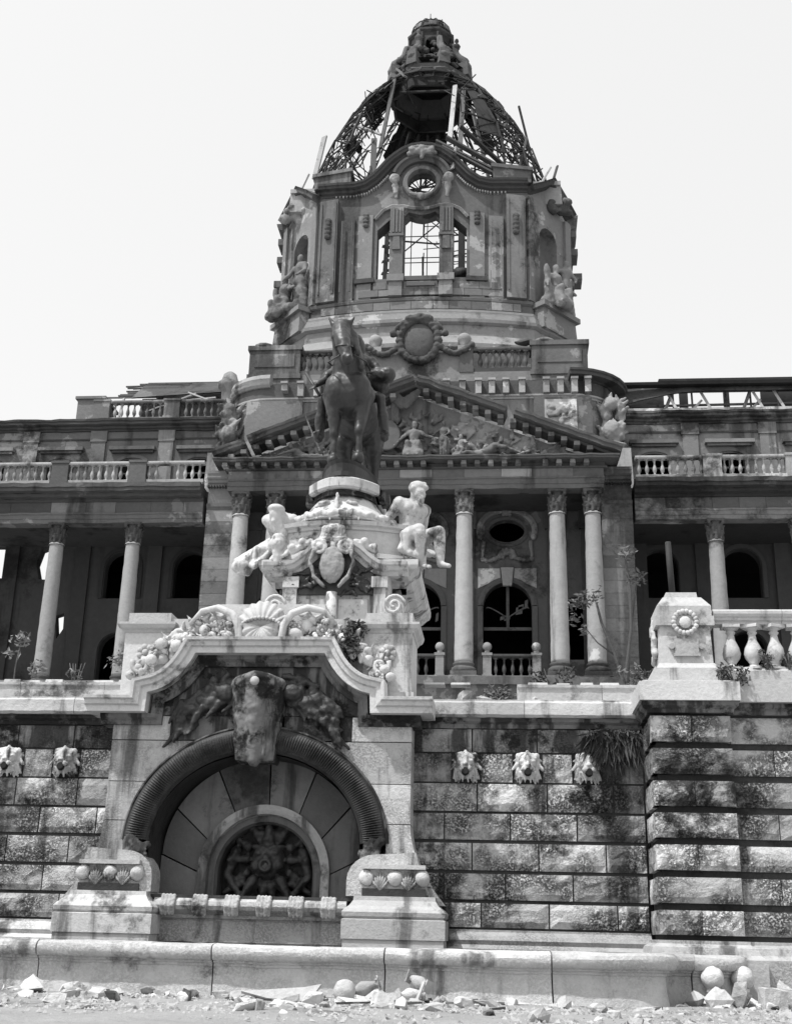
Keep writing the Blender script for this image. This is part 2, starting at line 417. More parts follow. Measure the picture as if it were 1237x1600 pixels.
# ------------------------------------------------------------------ rough stone blocks
BLK = {}
def block_mesh(wd, ht, dp, seed, m='wall_stone', amp=.035, nx=7, nz=4):
    q = random.Random(seed); b = MB(); vs = []; e = .025
    for j in range(nz+1):
        for i in range(nx+1):
            edge = i in (0, nx) or j in (0, nz)
            x = wd*i/nx; z = ht*j/nz; y = 0 if not edge else e
            if not edge: x += q.uniform(-.2, .2)*wd/nx; z += q.uniform(-.2, .2)*ht/nz; y = -q.uniform(.2, 1)*amp
            vs.append((x, y, z))
    fs = [(j*(nx+1)+i, j*(nx+1)+i+1, (j+1)*(nx+1)+i+1, (j+1)*(nx+1)+i) for j in range(nz) for i in range(nx)]
    L = len(vs); vs += [(0, dp, 0), (wd, dp, 0), (wd, dp, ht), (0, dp, ht)]
    a, bb, c, d = 0, nx, (nz+1)*(nx+1)-1, nz*(nx+1)
    fs += [tuple(range(0, nx+1))[::-1]+(L, L+1), tuple(range(d, c+1))+(L+2, L+3), tuple(range(a, d+1, nx+1))+(L+3, L), tuple(range(bb, c+1, nx+1))[::-1]+(L+1, L+2)]
    b.add(vs, fs); return b.mesh(m, 'block')
def course_blocks(parent, x0, x1, z0, z1, y, wid, off, dp=.3, gap=.03, vgap=.045, skip=(), m='wall_stone', amp=.035):
    x = x0; first = True
    while x < x1-.05:
        wd = wid*(.5 if (first and off) else 1)*rnd.choice((1, 1, .92, 1.06)); first = False
        xe = min(x+wd, x1)
        if x1-xe < wid*.3: xe = x1
        me = block_mesh(xe-x-gap, z1-z0-vgap, dp, rnd.randrange(10**6), m, amp)
        inst('block', me, parent, (x+gap/2, y, z0+vgap/2)); x = xe
ZC = [1.34, 1.88, 2.46, 3.07, 3.67, 4.27, 4.90, 5.42]

# lion head spout
def lion_parts():
    P = [('e', (0, -.10, .10), (.21, .20, .20)), ('e', (0, -.27, -.02), (.105, .13, .085)), ('e', (0, -.37, .02), (.055, .05, .035))]
    for s in (-1, 1):
        P += [('e', (s*.085, -.33, -.07), (.065, .09, .06)), ('e', (s*.11, -.24, .10), (.05, .05, .03)), ('e', (s*.19, -.1, .22), (.075, .05, .07)),
              ('c', (s*.02, -.25, .2), (s*.17, -.2, .17), .035, .03)]
        for k in range(7):
            t = R(110-k*38); P.append(('c', (s*.17*abs(math.cos(t))+s*.06, -.08, .06+.19*math.sin(t)), (s*(.13+.2*abs(math.cos(t))), -.03-.06*(k % 2), .02+.30*math.sin(t)-.06), .055, .022))
        for k in range(3): P.append(('c', (s*(.05+.05*k), -.27+.04*k, -.12), (s*(.06+.06*k), -.23+.05*k, -.33+.03*k), .04, .014))
    P += [('c', (0, -.24, .2), (0, -.16, .30), .05, .035), ('c', (0, -.18, -.16), (0, -.2, -.22), .06, .04), ('c', (0, -.3, .06), (0, -.24, .2), .05, .06)]
    return P
LION = sculpt(lion_parts(), .02, 'lion_stone', 'lion_head', 2)
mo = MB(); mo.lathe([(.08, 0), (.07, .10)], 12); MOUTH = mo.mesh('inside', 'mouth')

def wall(name, label, x0, x1, lions, skip):
    t = thing(name, label, 'wall', ((x0+x1)/2, 26, 0))
    m = MB(); m.box(x0, x1, 26.06, 27.3, .3, 5.45); m.build('core', 'wall_joint', t)
    for i in range(7):
        if i == 5:     # the lion course: short stones and the masks' own blocks
            xs = sorted([x0, x1]+[v for lx in lions for v in (lx-.31, lx+.31)]); xs = [v for v in xs if x0 <= v <= x1]
            for a, b2 in zip(xs[:-1], xs[1:]):
                if b2-a < .1: continue
                mid = (a+b2)/2; isl = any(abs(mid-lx) < .1 for lx in lions)
                me = block_mesh(b2-a-.02, ZC[6]-ZC[5]-.04, .3, rnd.randrange(10**6), 'wall_stone', .006 if isl else .02)
                inst('block', me, t, (a+.01, 26.05 if isl else 26.0, ZC[5]+.02))
            continue
        course_blocks(t, x0, x1, ZC[i], ZC[i+1], 26.0, 1.38, i % 2, amp=(.045 if i < 5 else .015), vgap=.07 if i < 4 else .035, m='wall_top' if i == 6 else 'wall_stone')
    for lx in lions:
        o = inst('lion_head', LION, t, (lx, 26.02, 4.60), (0, 0, rnd.uniform(-.05, .05)), (1.0, 1.0, 1.04)); o['label'] = 'carved lion head water spout with open mouth'
        mm = local_inst('mouth', MOUTH, o, (0, -.30, -.135), (R(78), 0, 0))
    m = MB(); m.mould(x0, x1, 26.02, .55, [(-.1, 0), (.34, 0), (.34, .42), (.22, .50), (.26, .58), (.2, .66), (.08, .74), (.08, .78), (-.1, .78)]); m.build('plinth', 'fountain_stone', t)
    m = MB(); m.mould(x0, x1, 26.02, 5.42, [(-.1, 0), (.04, 0), (.06, .08), (.14, .13), (.16, .205), (-.1, .205)], 60); m.erode(.02, 4); m.build('cornice', 'stain_shade_stone', t)
    x = x0
    while x < x1-.1:          # coping slabs, one by one
        xe = min(x+rnd.uniform(1.9, 2.7), x1)
        if x1-xe < .7: xe = x1
        c = MB(); c.mould(x+.006, xe-.006, 26.02, 5.628, [(-1.1, 0), (.24, 0), (.30, .05), (.30, .18), (.30, .30), (.26, .34), (.26, .37), (-1.1, .40)], 16); c.erode(.014, 5); c.build('coping_stone', 'pale_stone', t)
        x = xe
    x = x0
    while x < x1-.1:          # low parapet behind the coping
        xe = min(x+rnd.uniform(1.6, 2.3), x1)
        if x1-xe < .7: xe = x1
        if not (name == 'retaining_wall' and x0 > 0 and x < 4.75 and xe > 4.9):
            c = MB(); c.mould(x+.005, xe-.005, 26.3, 6.02, [(-.45, 0), (.05, 0), (.05, .30), (.09, .34), (.09, .40), (-.45, .40)], 14); c.erode(.014, 5); c.build('parapet_stone', 'pale_stone', t)
        x = xe
    x = x0+.2
    while x < x1-.5:          # stumps of the lost balusters
        wd = rnd.uniform(.28, .5)
        if not (4.3 < x < 5.4):
            c = MB(); c.box(x, x+wd, 26.24, 26.62, 6.418, 6.418+rnd.uniform(.04, .07), .015, .015); c.build('baluster_stump', 'pale_stone', t)
        x += wd+rnd.uniform(.06, .22)
    return t
wl = wall('retaining_wall', 'rusticated stone wall with two lion heads left of the fountain', -14.0, -3.15, [-4.62, -5.89, -7.16], None)
wr = wall('retaining_wall', 'rusticated stone wall with three lion heads between fountain and corner pier', 3.0, 7.86, [4.14, 5.44, 6.69], None)
# broken gap in the right parapet
for (a, b, zt, br) in ((3.9, 4.32, 6.40, 1), (4.3, 4.8, 6.22, -1), (5.35, 5.7, 6.30, 1)):
    c = MB(); me = chunk_mesh(int(a*100), 'pale_stone', .8); o = inst('broken_parapet', me, wr, ((a+b)/2, 26.42, 5.98), (0, 0, a), ((b-a)*.75, .22, (zt-6.0)*.8))

# ------------------------------------------------------------------ right corner pier and its wall
bt = thing('corner_pier', 'tall rusticated corner pier with deep grooves at the right', 'pier', (8.65, 24.3, 0))
m = MB(); m.box(7.97, 9.36, 24.47, 26.4, .3, 5.5); m.box(9.3, 14, 24.6, 26.6, .3, 5.5); m.build('core', 'wall_joint', bt)
ZB = [1.25, 1.82, 2.42, 3.02, 3.62, 4.23, 4.86, 5.50]
def grooved(parent, x0, x1, y, z0, z1, m, seed, amp=.05, dp=.5):
    me = block_mesh(x1-x0-.012, z1-z0-.13, dp, seed, m, amp, 9, 5); return inst('block', me, parent, (x0+.006, y, z0+.065))
for i in range(7):
    a = 7.85-.0*(6-i); zb, zt = ZB[i], ZB[i+1]
    if i % 2 == 0: split = [(a, a+.80), (a+.80, 9.42)]
    else: split = [(a, 9.42)]
    if i in (1, 3): split = [(a, 9.42)]
    for (p, q) in split: grooved(bt, p, q, 24.3, zb, zt, 'pier_stone', rnd.randrange(10**6), .05)
    # return face stones on the left side
    me = block_mesh(1.62, zt-zb-.13, .3, rnd.randrange(10**6), 'wall_stone', .02, 5, 3); o = inst('block', me, bt, (7.855, 25.94, zb+.065), (0, 0, -PI/2))
    course_blocks(bt, 9.43, 14.0, zb, zt, 24.54, 1.55 if i % 2 else 1.25, i % 2, .3, .02, .13, amp=.05)
m = MB(); pth = [(7.72, 26.3), (7.72, 24.17), (9.52, 24.17), (9.52, 24.32), (14, 24.32)]
m.sweep([(7.85, 26.3), (7.85, 24.3), (9.44, 24.3), (9.44, 24.54), (14, 24.54)][::1], [(-.25, 0), (.04, 0), (.05, .07), (.13, .13), (.15, .215), (-.25, .215)], 'xy', 5.49)
m.build('cornice', 'stain_shade_stone', bt)
pl = MB(); pl.sweep([(7.85, 26.3), (7.85, 24.3), (9.44, 24.3), (9.44, 24.54), (14, 24.54)], [(-.3, -.5), (.3, -.5), (.3, .4), (.2, .48), (.16, .6), (.05, .66), (.05, .72), (-.3, .72)], 'xy', .5); pl.build('plinth', 'fountain_stone', bt)
m = MB(); m.box(7.64, 9.60, 24.08, 26.3, 5.707, 6.08); m.box(7.72, 9.52, 24.16, 26.3, 6.08, 6.12); m.build('coping_stone', 'pale_stone', bt)
for (a, b) in ((9.61, 11.6), (11.612, 14)):
    m = MB(); m.box(a, b, 24.25, 26.6, 5.71, 6.16); m.build('coping_stone', 'pale_stone', bt)

pd = thing('stone_pedestal', 'pale stone pedestal with carved wreath on top of the corner pier', 'pedestal', (8.62, 24.9, 6.1))
m = MB(); m.box(7.98, 9.32, 24.3, 25.6, 6.122, 6.4); m.box(8.02, 9.28, 24.34, 25.56, 6.4, 6.52, .08, .08); m.build('foot', 'pale_stone', pd)
m = MB(); m.box(8.12, 9.18, 24.44, 25.46, 6.52, 7.5, .03, .03); m.build('body', 'pale_stone', pd)
m = MB(); m.box(8.06, 9.24, 24.38, 25.52, 7.3, 7.5); m.box(8.10, 9.20, 24.42, 25.48, 7.5, 7.72); m.box(8.1, 9.2, 24.42, 25.48, 7.72, 7.95, .16, .2); m.box(8.32, 8.98, 24.68, 25.3, 7.95, 8.08, .02, .02); m.build('cap', 'pale_stone', pd)
m = MB()
for k in range(18):
    t = 2*PI*k/18; m.ball((8.65+.23*math.cos(t), 24.36, 7.36+.23*math.sin(t)), (.055, .05, .055), 7, 5)
m.ball((8.65, 24.37, 7.36), (.13, .05, .13), 10, 6); m.build('wreath', 'pale_stone', pd)
m = MB(); m.box(8.42, 8.9, 24.385, 24.47, 6.72, 7.02); m.box(8.40, 8.92, 24.37, 24.47, 6.66, 6.72)
for s in (8.36, 8.96): m.tube([(s, 24.36, 6.86), (s, 24.5, 6.86)], .06, 10)
m.build('bracket', 'pale_stone', pd)
RELV = sculpt([('e', (0, 0, 0), (.06, .2, .24)), ('c', (0, 0, .2), (0, .02, .42), .07, .04)]+[('c', (0, .16*math.cos(k), .1*k/2-.45), (-.03, .1*math.sin(k*2), .1*k/2-.38), .06, .04) for k in range(10)], .025, 'pale_stone', 'relief', 1)
inst('side_relief', RELV, pd, (8.08, 24.95, 7.1))
m = MB(); m.tube([(8.50, 24.9, 8.05), (8.48, 24.88, 8.6), (8.46, 24.86, 9.24)], [.065, .065, .062], 10)
o = m.build('broken_pole', 'iron'); tag(o, 'short broken flagpole stump standing on the stone pedestal', 'pole')

rb = thing('stone_balustrade', 'heavy pale balustrade with bulbous balusters at the right edge', 'balustrade', (11, 24.6, 6.2))
m = MB(); m.mould(9.32, 14, 24.65, 6.162, [(-.35, 0), (.17, 0), (.17, .22), (.1, .28), (-.35, .28)]); m.build('base', 'pale_stone', rb)
m = MB()
for a, b in ((9.24, 10.62), (10.63, 14)): m.mould(a, b, 24.7, 7.37, [(-.22, 0), (.12, 0), (.12, .05), (.17, .08), (.17, .12), (.2, .15), (.22, .2), (.22, .26), (.16, .3), (-.2, .3), (-.22, .25)])
m.build('rail', 'pale_stone', rb)
BM = baluster_mesh(.93, 'pale_stone', 1.42, 16)
for v in BM.vertices: v.co += Vector((noise.noise(v.co*7), noise.noise(v.co*7+Vector((4, 4, 4))), 0))*.012
for i in range(11): inst('baluster', BM, rb, (9.60+.435*i, 24.7, 6.44), (0, 0, i))

# ------------------------------------------------------------------ basin in front of the wall
ba = thing('fountain_basin', 'long low pale stone basin with rounded rim in front of the wall', 'basin', (0, 21.6, .15))
def bez(p, n): 
    out = []
    for i in range(n+1):
        t = i/n; a, b, c, d = p; out.append(tuple(a[k]*(1-t)**3+3*b[k]*t*(1-t)**2+3*c[k]*t*t*(1-t)+d[k]*t**3 for k in (0, 1)))
    return out
RIM = [(-.42, .0), (.02, 0), (.0, .1), (-.04, .3), (-.05, .54), (-.02, .56), (-.02, .60), (.03, .61), (.03, .645), (.09, .65), (.135, .68), (.165, .74), (.17, .80), (.14, .86), (.06, .9), (-.2, .91), (-.32, .88), (-.36, .8), (-.34, .72), (-.42, .68)]
segs = [[(-13, 22.0), (-9, 21.75), (-6.2, 21.6)], [(-6.2, 21.6), (-3.05, 21.5)], [(-3.05, 21.5), (0.02, 21.45)], [(.02, 21.45), (2.95, 21.45)], [(2.95, 21.45), (5.72, 21.5)],
        [(5.72, 21.5)]+bez([(5.72, 21.5), (6.9, 21.5), (7.6, 21.5), (7.68, 22.0)], 8)[1:], bez([(7.68, 22.0), (7.72, 22.4), (7.72, 22.75), (8.2, 22.8)], 6), bez([(8.2, 22.8), (8.9, 22.85), (9.1, 22.95), (9.1, 24.0)], 8)]
for i, s in enumerate(segs):
    a = Vector(s[0]); b = Vector(s[1]); e = (b-a).normalized()*.012; s = [tuple(a+e)]+list(s[1:]); z, y = Vector(s[-1]), Vector(s[-2]); s[-1] = tuple(z-(z-y).normalized()*.012)
    fine = []
    for p, r_ in zip(s[:-1], s[1:]):
        L = (Vector(r_)-Vector(p)).length; n = max(1, int(L/.14)); fine += [tuple(Vector(p)+(Vector(r_)-Vector(p))*k/n) for k in range(n)]
    fine.append(s[-1]); dz = rnd.uniform(-.012, .012)
    m = MB(); m.sweep(fine, RIM, 'xy', .08+dz, smooth=False); m.erode(.022, 1.6); m.erode(.012, 7.0)
    o = m.build('rim_stone', 'basin_stone', ba)
    o.data.polygons.foreach_set('use_smooth', [True]*len(o.data.polygons)); o.data.set_sharp_from_angle(angle=R(32)); o.data.update()
m = MB(); m.box(-13, 7.1, 22.1, 25.8, .1, .35); m.build('basin_floor', 'wet_shade_stone', ba)
# ------------------------------------------------------------------ wall fountain
CXF = -.17
ft = thing('wall_fountain', 'arched baroque wall fountain with shell crest and dark niche', 'fountain', (CXF, 25.2, .3))
YF = 25.2
def outer_x(z):      # half width of the fountain body: straight pier that flares at the foot
    if z > 3.4: return 3.2
    t = (3.4-z)/1.5; return 3.2+.6*t*t
AX, AZ, ZS = 2.72, 2.36, 2.85
def inner_x(z):
    if z <= ZS: return AX
    u = (z-ZS)/AZ; return AX*math.sqrt(max(0, 1-u*u))
def side_stone(z0, z1, s, xin=None, name='facing_stone', m='fountain_stone', y=YF):
    n = 7; out = []; inn = []
    for i in range(n+1):
        z = z0+.008+(z1-z0-.016)*i/n; out.append((CXF+s*outer_x(z), z)); inn.append((CXF+s*max(inner_x(z), xin or 0), z))
    poly = out+inn[::-1]
    if s < 0: poly = poly[::-1]
    b = MB(); b.plate(poly, (), y+rnd.uniform(-.012, .012), 26.2); b.build(name, m, ft)
for s in (-1, 1):
    for (a, b) in ((1.75, 2.1), (2.1, 3.32), (3.32, 4.12), (4.12, 4.98)): side_stone(a, b, s)
    # stones above the haunch
    side_stone(4.985, 5.5, s, 1.95)
    z = [4.985, 5.25, 5.5]; pts = [(CXF+s*1.935, 4.99), (CXF+s*1.935, 5.5), (CXF+s*.5, 5.5), (CXF+s*.5, ZS+AZ*math.sqrt(1-(.5/AX)**2))]+[(CXF+s*x, ZS+AZ*math.sqrt(1-(x/AX)**2)) for x in (.8, 1.1, 1.4, 1.7, 1.93) if ZS+AZ*math.sqrt(1-(x/AX)**2) > 4.95]
    b = MB(); b.plate(pts if s > 0 else pts[::-1], (), YF+.01, 26.2); b.build('facing_stone', 'stain_shade_stone', ft)
# tympanum under the swept cornice
XC = -.2
cor = [(-3.72, 5.52), (-2.42, 5.52), (-2.40, 5.93)]+bez([(-2.40, 5.93), (-1.95, 6.0), (-1.62, 6.35), (-1.42, 6.78)], 8)[1:]
corp = [(XC+p[0]+.03, p[1]) for p in cor]+[(XC-p[0]-.03, p[1]) for p in cor[::-1]]
tp = [(XC-2.35, 5.52), (XC+2.35, 5.52)]+[p for p in corp[2:-2]][::-1]
b = MB(); b.plate(tp, (), YF+.06, 26.2); b.build('tympanum', 'stain_shade_stone', ft)  # dark tone holds the shade of the cornice as well as dirt
# the cornice itself: bed moulding with soot and shade in its tone, pale crown
b = MB(); b.sweep([(XC-3.42, 5.50), (XC-2.3, 5.50), (XC-2.28, 5.91)]+[(p[0], p[1]-.02) for p in corp[3:-3]]+[(XC+2.28, 5.91), (XC+2.3, 5.50), (XC+3.42, 5.50)], [(-.5, -.2), (.05, -.2), (.08, -.12), (.16, -.06), (.18, .02), (-.5, .02)], 'xz', YF-.02); b.build('bed_moulding', 'stain_shade_stone', ft)
b = MB(); b.sweep([(p[0], p[1]) for p in corp], [(-.5, 0), (.42, 0), (.42, .12), (.48, .15), (.5, .23), (.56, .26), (.57, .32), (.5, .335), (-.5, .335)], 'xz', YF-.02); b.build('cornice', 'pale_stone', ft)
# reeded archivolt: ribs are real ridges
b = MB(); NA = 560; NP = 9; vs = []; fs = []
for i in range(NA+1):
    th = R(2)+(PI-R(4))*i/NA; rib = (.5+.5*math.cos(i*2*PI/4.0)); jag = 1+.15*noise.noise(Vector((i*.21, 0, 0)))
    for k in range(NP+1):
        q = PI*k/NP; rr = 1-.10*(k/NP)*2.0     # 1 -> .80
        px = (AX+.02)*(1-.20*k/NP); pz = (AZ+.05)*(1-.22*k/NP); o = .05+.17*math.sin(q)**.8*(1-.25*rib*math.sin(q)*jag)
        vs.append((CXF+px*math.cos(th), YF-o, ZS+pz*math.sin(th)))
for i in range(NA):
    for k in range(NP): a = i*(NP+1)+k; fs.append((a, a+1, a+NP+2, a+NP+1))
b.add(vs, fs, False); b.build('archivolt', 'wet_shade_stone', ft)
b = MB(); b.sweep(arc(CXF, ZS, AX+.03, AZ+.06, 178, 2, 40), [(-.1, -.03), (.06, -.03), (.09, .0), (.06, .035), (-.1, .035)], 'xz', YF); b.build('arch_edge', 'stain_shade_stone', ft)
# reveal of the niche, voussoir stones, inner arch
b = MB(); a1 = arc(CXF, ZS, AX*.80+.01, AZ*.78+.01, 180, 0, 40); path = [(CXF-AX*.8-.01, 1.6)]+a1+[(CXF+AX*.8+.01, 1.6)]
vs = [(p[0], YF-.06, p[1]) for p in path]+[(p[0], 26.6, p[1]) for p in path]; n = len(path)
b.add(vs, [(i, i+1, n+i+1, n+i) for i in range(n-1)], True); b.build('reveal', 'wet_shade_stone', ft)
YN = 26.15
def ell(th, k, zc=2.12): return None
IC = (CXF+.05, 2.35); IR = 1.40
angs = [180, 152, 119, 88, 60, 31, 0]
for i in range(6):
    a0, a1 = angs[i]-.5, angs[i+1]+.5; n = 8; o = [(CXF+2.16*math.cos(R(a0+(a1-a0)*k/n)), ZS-.15+2.02*math.sin(R(a0+(a1-a0)*k/n))) for k in range(n+1)]
    inn = [(IC[0]+IR*math.cos(R(a0+(a1-a0)*k/n)), IC[1]+IR*math.sin(R(a0+(a1-a0)*k/n))) for k in range(n+1)]
    b = MB(); b.plate((o+inn[::-1])[::-1], (), YN+rnd.uniform(-.02, .02), 26.9); b.build('niche_stone', 'niche_stone', ft)
for s in (-1, 1):
    b = MB(); pg = [(CXF+s*2.17, 1.72), (IC[0]+s*1.36, 1.72), (IC[0]+s*1.40, 2.335), (CXF+s*2.17, 2.685)]; b.plate(pg if s < 0 else pg[::-1], (), YN-.03, 26.9); b.build('niche_stone', 'niche_stone', ft)
b = MB(); b.sweep([(IC[0]-1.32, 1.75)]+arc(IC[0], IC[1], 1.32, 1.32, 180, 0, 32)+[(IC[0]+1.32, 1.75)], [(-.6, -.13), (-.1, -.13), (.06, -.1), (.1, -.02), (.1, .09), (-.6, .09)], 'xz', YN); b.build('inner_arch', 'inner_stone', ft)
b = MB(); b.sweep([(IC[0]-1.12, 1.75)]+arc(IC[0], IC[1], 1.12, 1.12, 180, 0, 32)+[(IC[0]+1.12, 1.75)], [(-.6, -.1), (-.12, -.1), (-.02, -.05), (-.02, .08), (-.6, .1)], 'xz', YN+.05); b.build('inner_arch', 'niche_stone', ft)
b = MB(); b.box(CXF-2.3, CXF+2.3, 26.85, 27.1, 1.5, 5.2); b.build('niche_back', 'wet_shade_stone', ft)
# mask relief with spout in the niche
P = [('e', (0, -.12, .32), (.36, .26, .40)), ('e', (0, -.34, .16), (.16, .16, .13)), ('e', (0, -.36, .34), (.09, .12, .10)), ('b', (-1.0, 1.0, .1, .25, -.45, 1.3))]
for s in (-1, 1):
    P += [('e', (s*.17, -.3, .46), (.1, .08, .06)), ('c', (s*.08, -.32, .56), (s*.32, -.2, .60), .06, .05), ('e', (s*.24, -.24, .2), (.12, .1, .12))]
    for k in range(7):
        t = R(100-k*32); c = (s*(.45*abs(math.cos(t))+.05*k % .12), -.08, .3+.5*math.sin(t)); d = (s*(.72*abs(math.cos(t))+.12), -.05-.1*(k % 2), .26+.8*math.sin(t)); P.append(('c', c, d, .11, .05)); P.append(('e', d, (.10, .09, .10)))
    P += [('c', (s*.55, -.1, -.15), (s*.95, -.1, -.35), .1, .06), ('c', (s*.3, -.22, -.1), (s*.5, -.25, -.4), .12, .07), ('c', (s*.75, -.08, .5), (s*.9, -.1, .0), .12, .09), ('c', (s*.9, -.1, 0), (s*.6, -.2, -.38), .09, .07)]
P += [('c', (0, -.2, .75), (0, -.2, 1.02), .14, .08), ('c', (-.3, -.1, .85), (.3, -.1, .85), .1, .1)]
me = sculpt(P, .028, 'wet_shade_stone', 'mask', 1); inst('mask_relief', me, ft, (CXF+.06, 26.72, 2.32), (0, 0, 0), (.98, 1.2, 1.0))
b = MB(); b.lathe([(.13, 0), (.16, .05), (.13, .1), (.08, .1), (.08, 0)], 16); me = b.mesh('wet_shade_stone'); inst('spout_ring', me, ft, (CXF+.06, 26.24, 2.52), (R(90), 0, 0))
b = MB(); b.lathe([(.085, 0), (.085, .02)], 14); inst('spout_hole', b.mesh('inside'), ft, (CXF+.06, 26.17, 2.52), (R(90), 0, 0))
# keystone
KP = [('b', (-.5, .5, -.1, .55, -1.55, .0)), ('c', (-.3, -.12, -.1), (-.26, -.05, -1.4), .17, .15), ('c', (.3, -.12, -.1), (.26, -.05, -1.4), .17, .15), ('c', (0, -.25, -.12), (0, -.08, -1.5), .24, .18),
      ('e', (0, -.12, .05), (.52, .36, .24)), ('e', (0, -.3, .16), (.30, .22, .14))]
me = sculpt(KP, .03, 'stain_shade_stone', 'keystone', 4)
for v in me.vertices: v.co.x *= 1+.22*(v.co.z+.7)
ks = inst('keystone', me, ft, (CXF-.06, YF-.14, 6.08))
b = MB(); b.ball((0, -.38, .08), (.1, .07, .1), 10, 7); local_inst('keystone_boss', b.mesh('pale_stone'), ks, (0, -.12, -.02))
# leaf and reed garlands beside the keystone
for s in (-1, 1):
    q = random.Random(5+s); P = [('b', (0, 1.7, .05, .2, -.1, .2))] if 0 else []
    for k in range(75):
        t = k/74; x = .45+1.25*t+q.uniform(-.1, .1); z = 6.28-.7*t*t+q.uniform(-.42, .2)-.1; a = R(-20-50*t+q.uniform(-25, 25)); L = q.uniform(.22, .45)
        P.append(('c', (s*x, -q.uniform(0, .18), z), (s*(x+L*math.cos(a)), -q.uniform(0, .2), z+L*math.sin(a)), .075, .03))
    for k in range(5): P.append(('e', (s*(.62+.2*k), -.12, 5.95-.08*k+.12*(k % 2)), (.15, .14, .13)))
    P.append(('e', (s*.72, -.2, 5.98), (.2, .16, .19)))
    me = sculpt(P, .025, 'wet_shade_stone', 'garland', 1); inst('garland', me, ft, (CXF-.05, YF+.02, 0))
# sill with clawed bands, lower wall
b = MB(); x0, x1 = CXF-1.92, CXF+1.98
b.mould(x0, x1, 25.15, 1.42, [(-1.0, 0), (.0, 0), (.02, .06), (.10, .10), (.20, .16), (.24, .24), (.22, .32), (.14, .38), (-1.0, .38)], 1); b.erode(.008, 6); b.build('sill', 'fountain_stone', ft)
b = MB(); b.box(x0, x1, 25.2, 26.2, .3, 1.42); b.mould(x0, x1, 25.22, .95, [(-.1, 0), (.06, .02), (.06, .42), (-.1, .44)]); b.build('sill_wall', 'fountain_stone', ft)
CL = sculpt([('c', (.075*k-.11, -.02, .20), (.075*k-.11, -.10, .03), .045, .05) for k in range(4)]+[('c', (.075*k-.11, -.10, .03), (.075*k-.11, -.05, -.13), .045, .028) for k in range(4)], .014, 'fountain_stone', 'claw', 1)
for k in range(6): inst('claw', CL, ft, (CXF-1.62+.65*k, 24.98, 1.62), (0, 0, 0), (1, 1, 1.05))
b = MB(); b.box(CXF-2.2, CXF+2.2, 25.0, 26.2, 1.80, 1.86); b.build('niche_ledge', 'wet_shade_stone', ft)
# bases with scroll consoles
for s in (-1, 1):
    xc = CXF+s*(2.82 if s < 0 else 2.96); hw = .98
    b = MB(); b.box(xc-hw, xc+hw, 24.52, 26.1, .28, 1.1); b.build('base_stone', 'pale_stone', ft)
    b = MB(); b.sweep([(xc-hw, 26.1), (xc-hw, 24.52), (xc+hw, 24.52), (xc+hw, 26.1)], [(-.6, 0), (.03, 0), (.03, .36), (-.02, .38), (.02, .42), (.03, .5), (-.02, .56), (-.1, .62), (-.17, .72), (-.18, .8), (-.6, .8)], 'xy', 1.1); b.build('base_moulding', 'pale_stone', ft)
    # console: rounded shoulder towards the niche, flare on the outside
    xi = CXF+s*1.98; xo = CXF+s*3.62
    pts = [(xo, 1.9), (xi, 1.9), (xi, 2.2)]+[(CXF+s*(2.55-.57*math.cos(R(t))), 2.2+.5*math.sin(R(t))) for t in range(15, 91, 15)]+[(CXF+s*2.95, 2.72), (CXF+s*3.36, 2.75), (CXF+s*3.42, 2.5), (CXF+s*3.52, 2.25)]
    b = MB(); b.plate(pts if s < 0 else pts[::-1], (), 24.86, 25.5); b.build('console', 'fountain_stone', ft)
    b = MB(); b.box(xc-.66, xc+.6, 24.74, 24.95, 2.42, 2.5); b.build('console_band', 'pale_stone', ft)
    b = MB(); b.box(xc-.66, xc+.6, 24.80, 24.95, 1.91, 2.05); b.build('console_band', 'wet_shade_stone', ft)
    for k in range(3):
        b = MB(); b.ball((xc-.58+.56*k, 24.84, 2.25), (.15, .11, .155), 14, 9); b.erode(.03, 6); b.build('stone_ball', 'crest_stone', ft)
    for k in range(2):
        b = MB()
        for j in range(7):
            t = R(30+20*j); c = xc-.30+.56*k; b.tube([(c, 24.82, 2.02), (c+.14*math.cos(t), 24.8, 2.05+.2*math.sin(t)), (c+.18*math.cos(t), 24.83, 2.06+.32*math.sin(t))], [.028, .03, .008], 5)
        b.build('palmette', 'fountain_stone', ft)
    # acanthus end of the archivolt
    P = []
    q = random.Random(s+9)
    for k in range(12): P.append(('c', (q.uniform(-.22, .22), -.1, .15-.05*k % .3), (q.uniform(-.25, .25), -.22, -.1-.04*k % .35), .09, .045))
    me = sculpt(P, .02, 'stain_shade_stone', 'acanthus', 1); inst('acanthus', me, ft, (CXF+s*2.42, YF-.05, 2.82))
# parapet above the cornice: two pedestals, middle wall, raised centre
YP = 25.55
for (a, b_) in ((-3.42, -2.42), (1.92, 2.98)):
    c = MB(); c.box(a, b_, YP, 27.0, 5.82, 7.42); c.box(a-.05, b_+.05, YP-.05, 27.0, 5.82, 6.1); c.build('parapet_pier', 'pale_stone', ft)
    c = MB(); c.sweep([(a, 27.0), (a, YP), (b_, YP), (b_, 27.0)], [(-.4, 0), (.02, 0), (.05, .05), (.12, .09), (.16, .17), (.16, .22), (-.4, .22)], 'xy', 7.40); c.box(a+.04, b_-.0, YP+.02, 27, 7.62, 7.86); c.build('pier_cap', 'pale_stone', ft)
    xm = (a+b_)/2; c = MB()
    for k in range(7):
        t = 2*PI*k/7; c.ball((xm+.13*math.cos(t), YP-.02, 6.95+.13*math.sin(t)), (.075, .06, .075), 8, 6)
    c.ball((xm, YP-.04, 6.95), (.08, .07, .08), 8, 6); c.build('rosette', 'pale_stone', ft)
c = MB(); c.box(-2.42, 1.92, YP+.14, 27.0, 5.9, 7.50); c.box(-2.5, 2.0, YP+.08, 27.0, 7.50, 7.74); c.build('parapet_wall', 'pale_stone', ft)
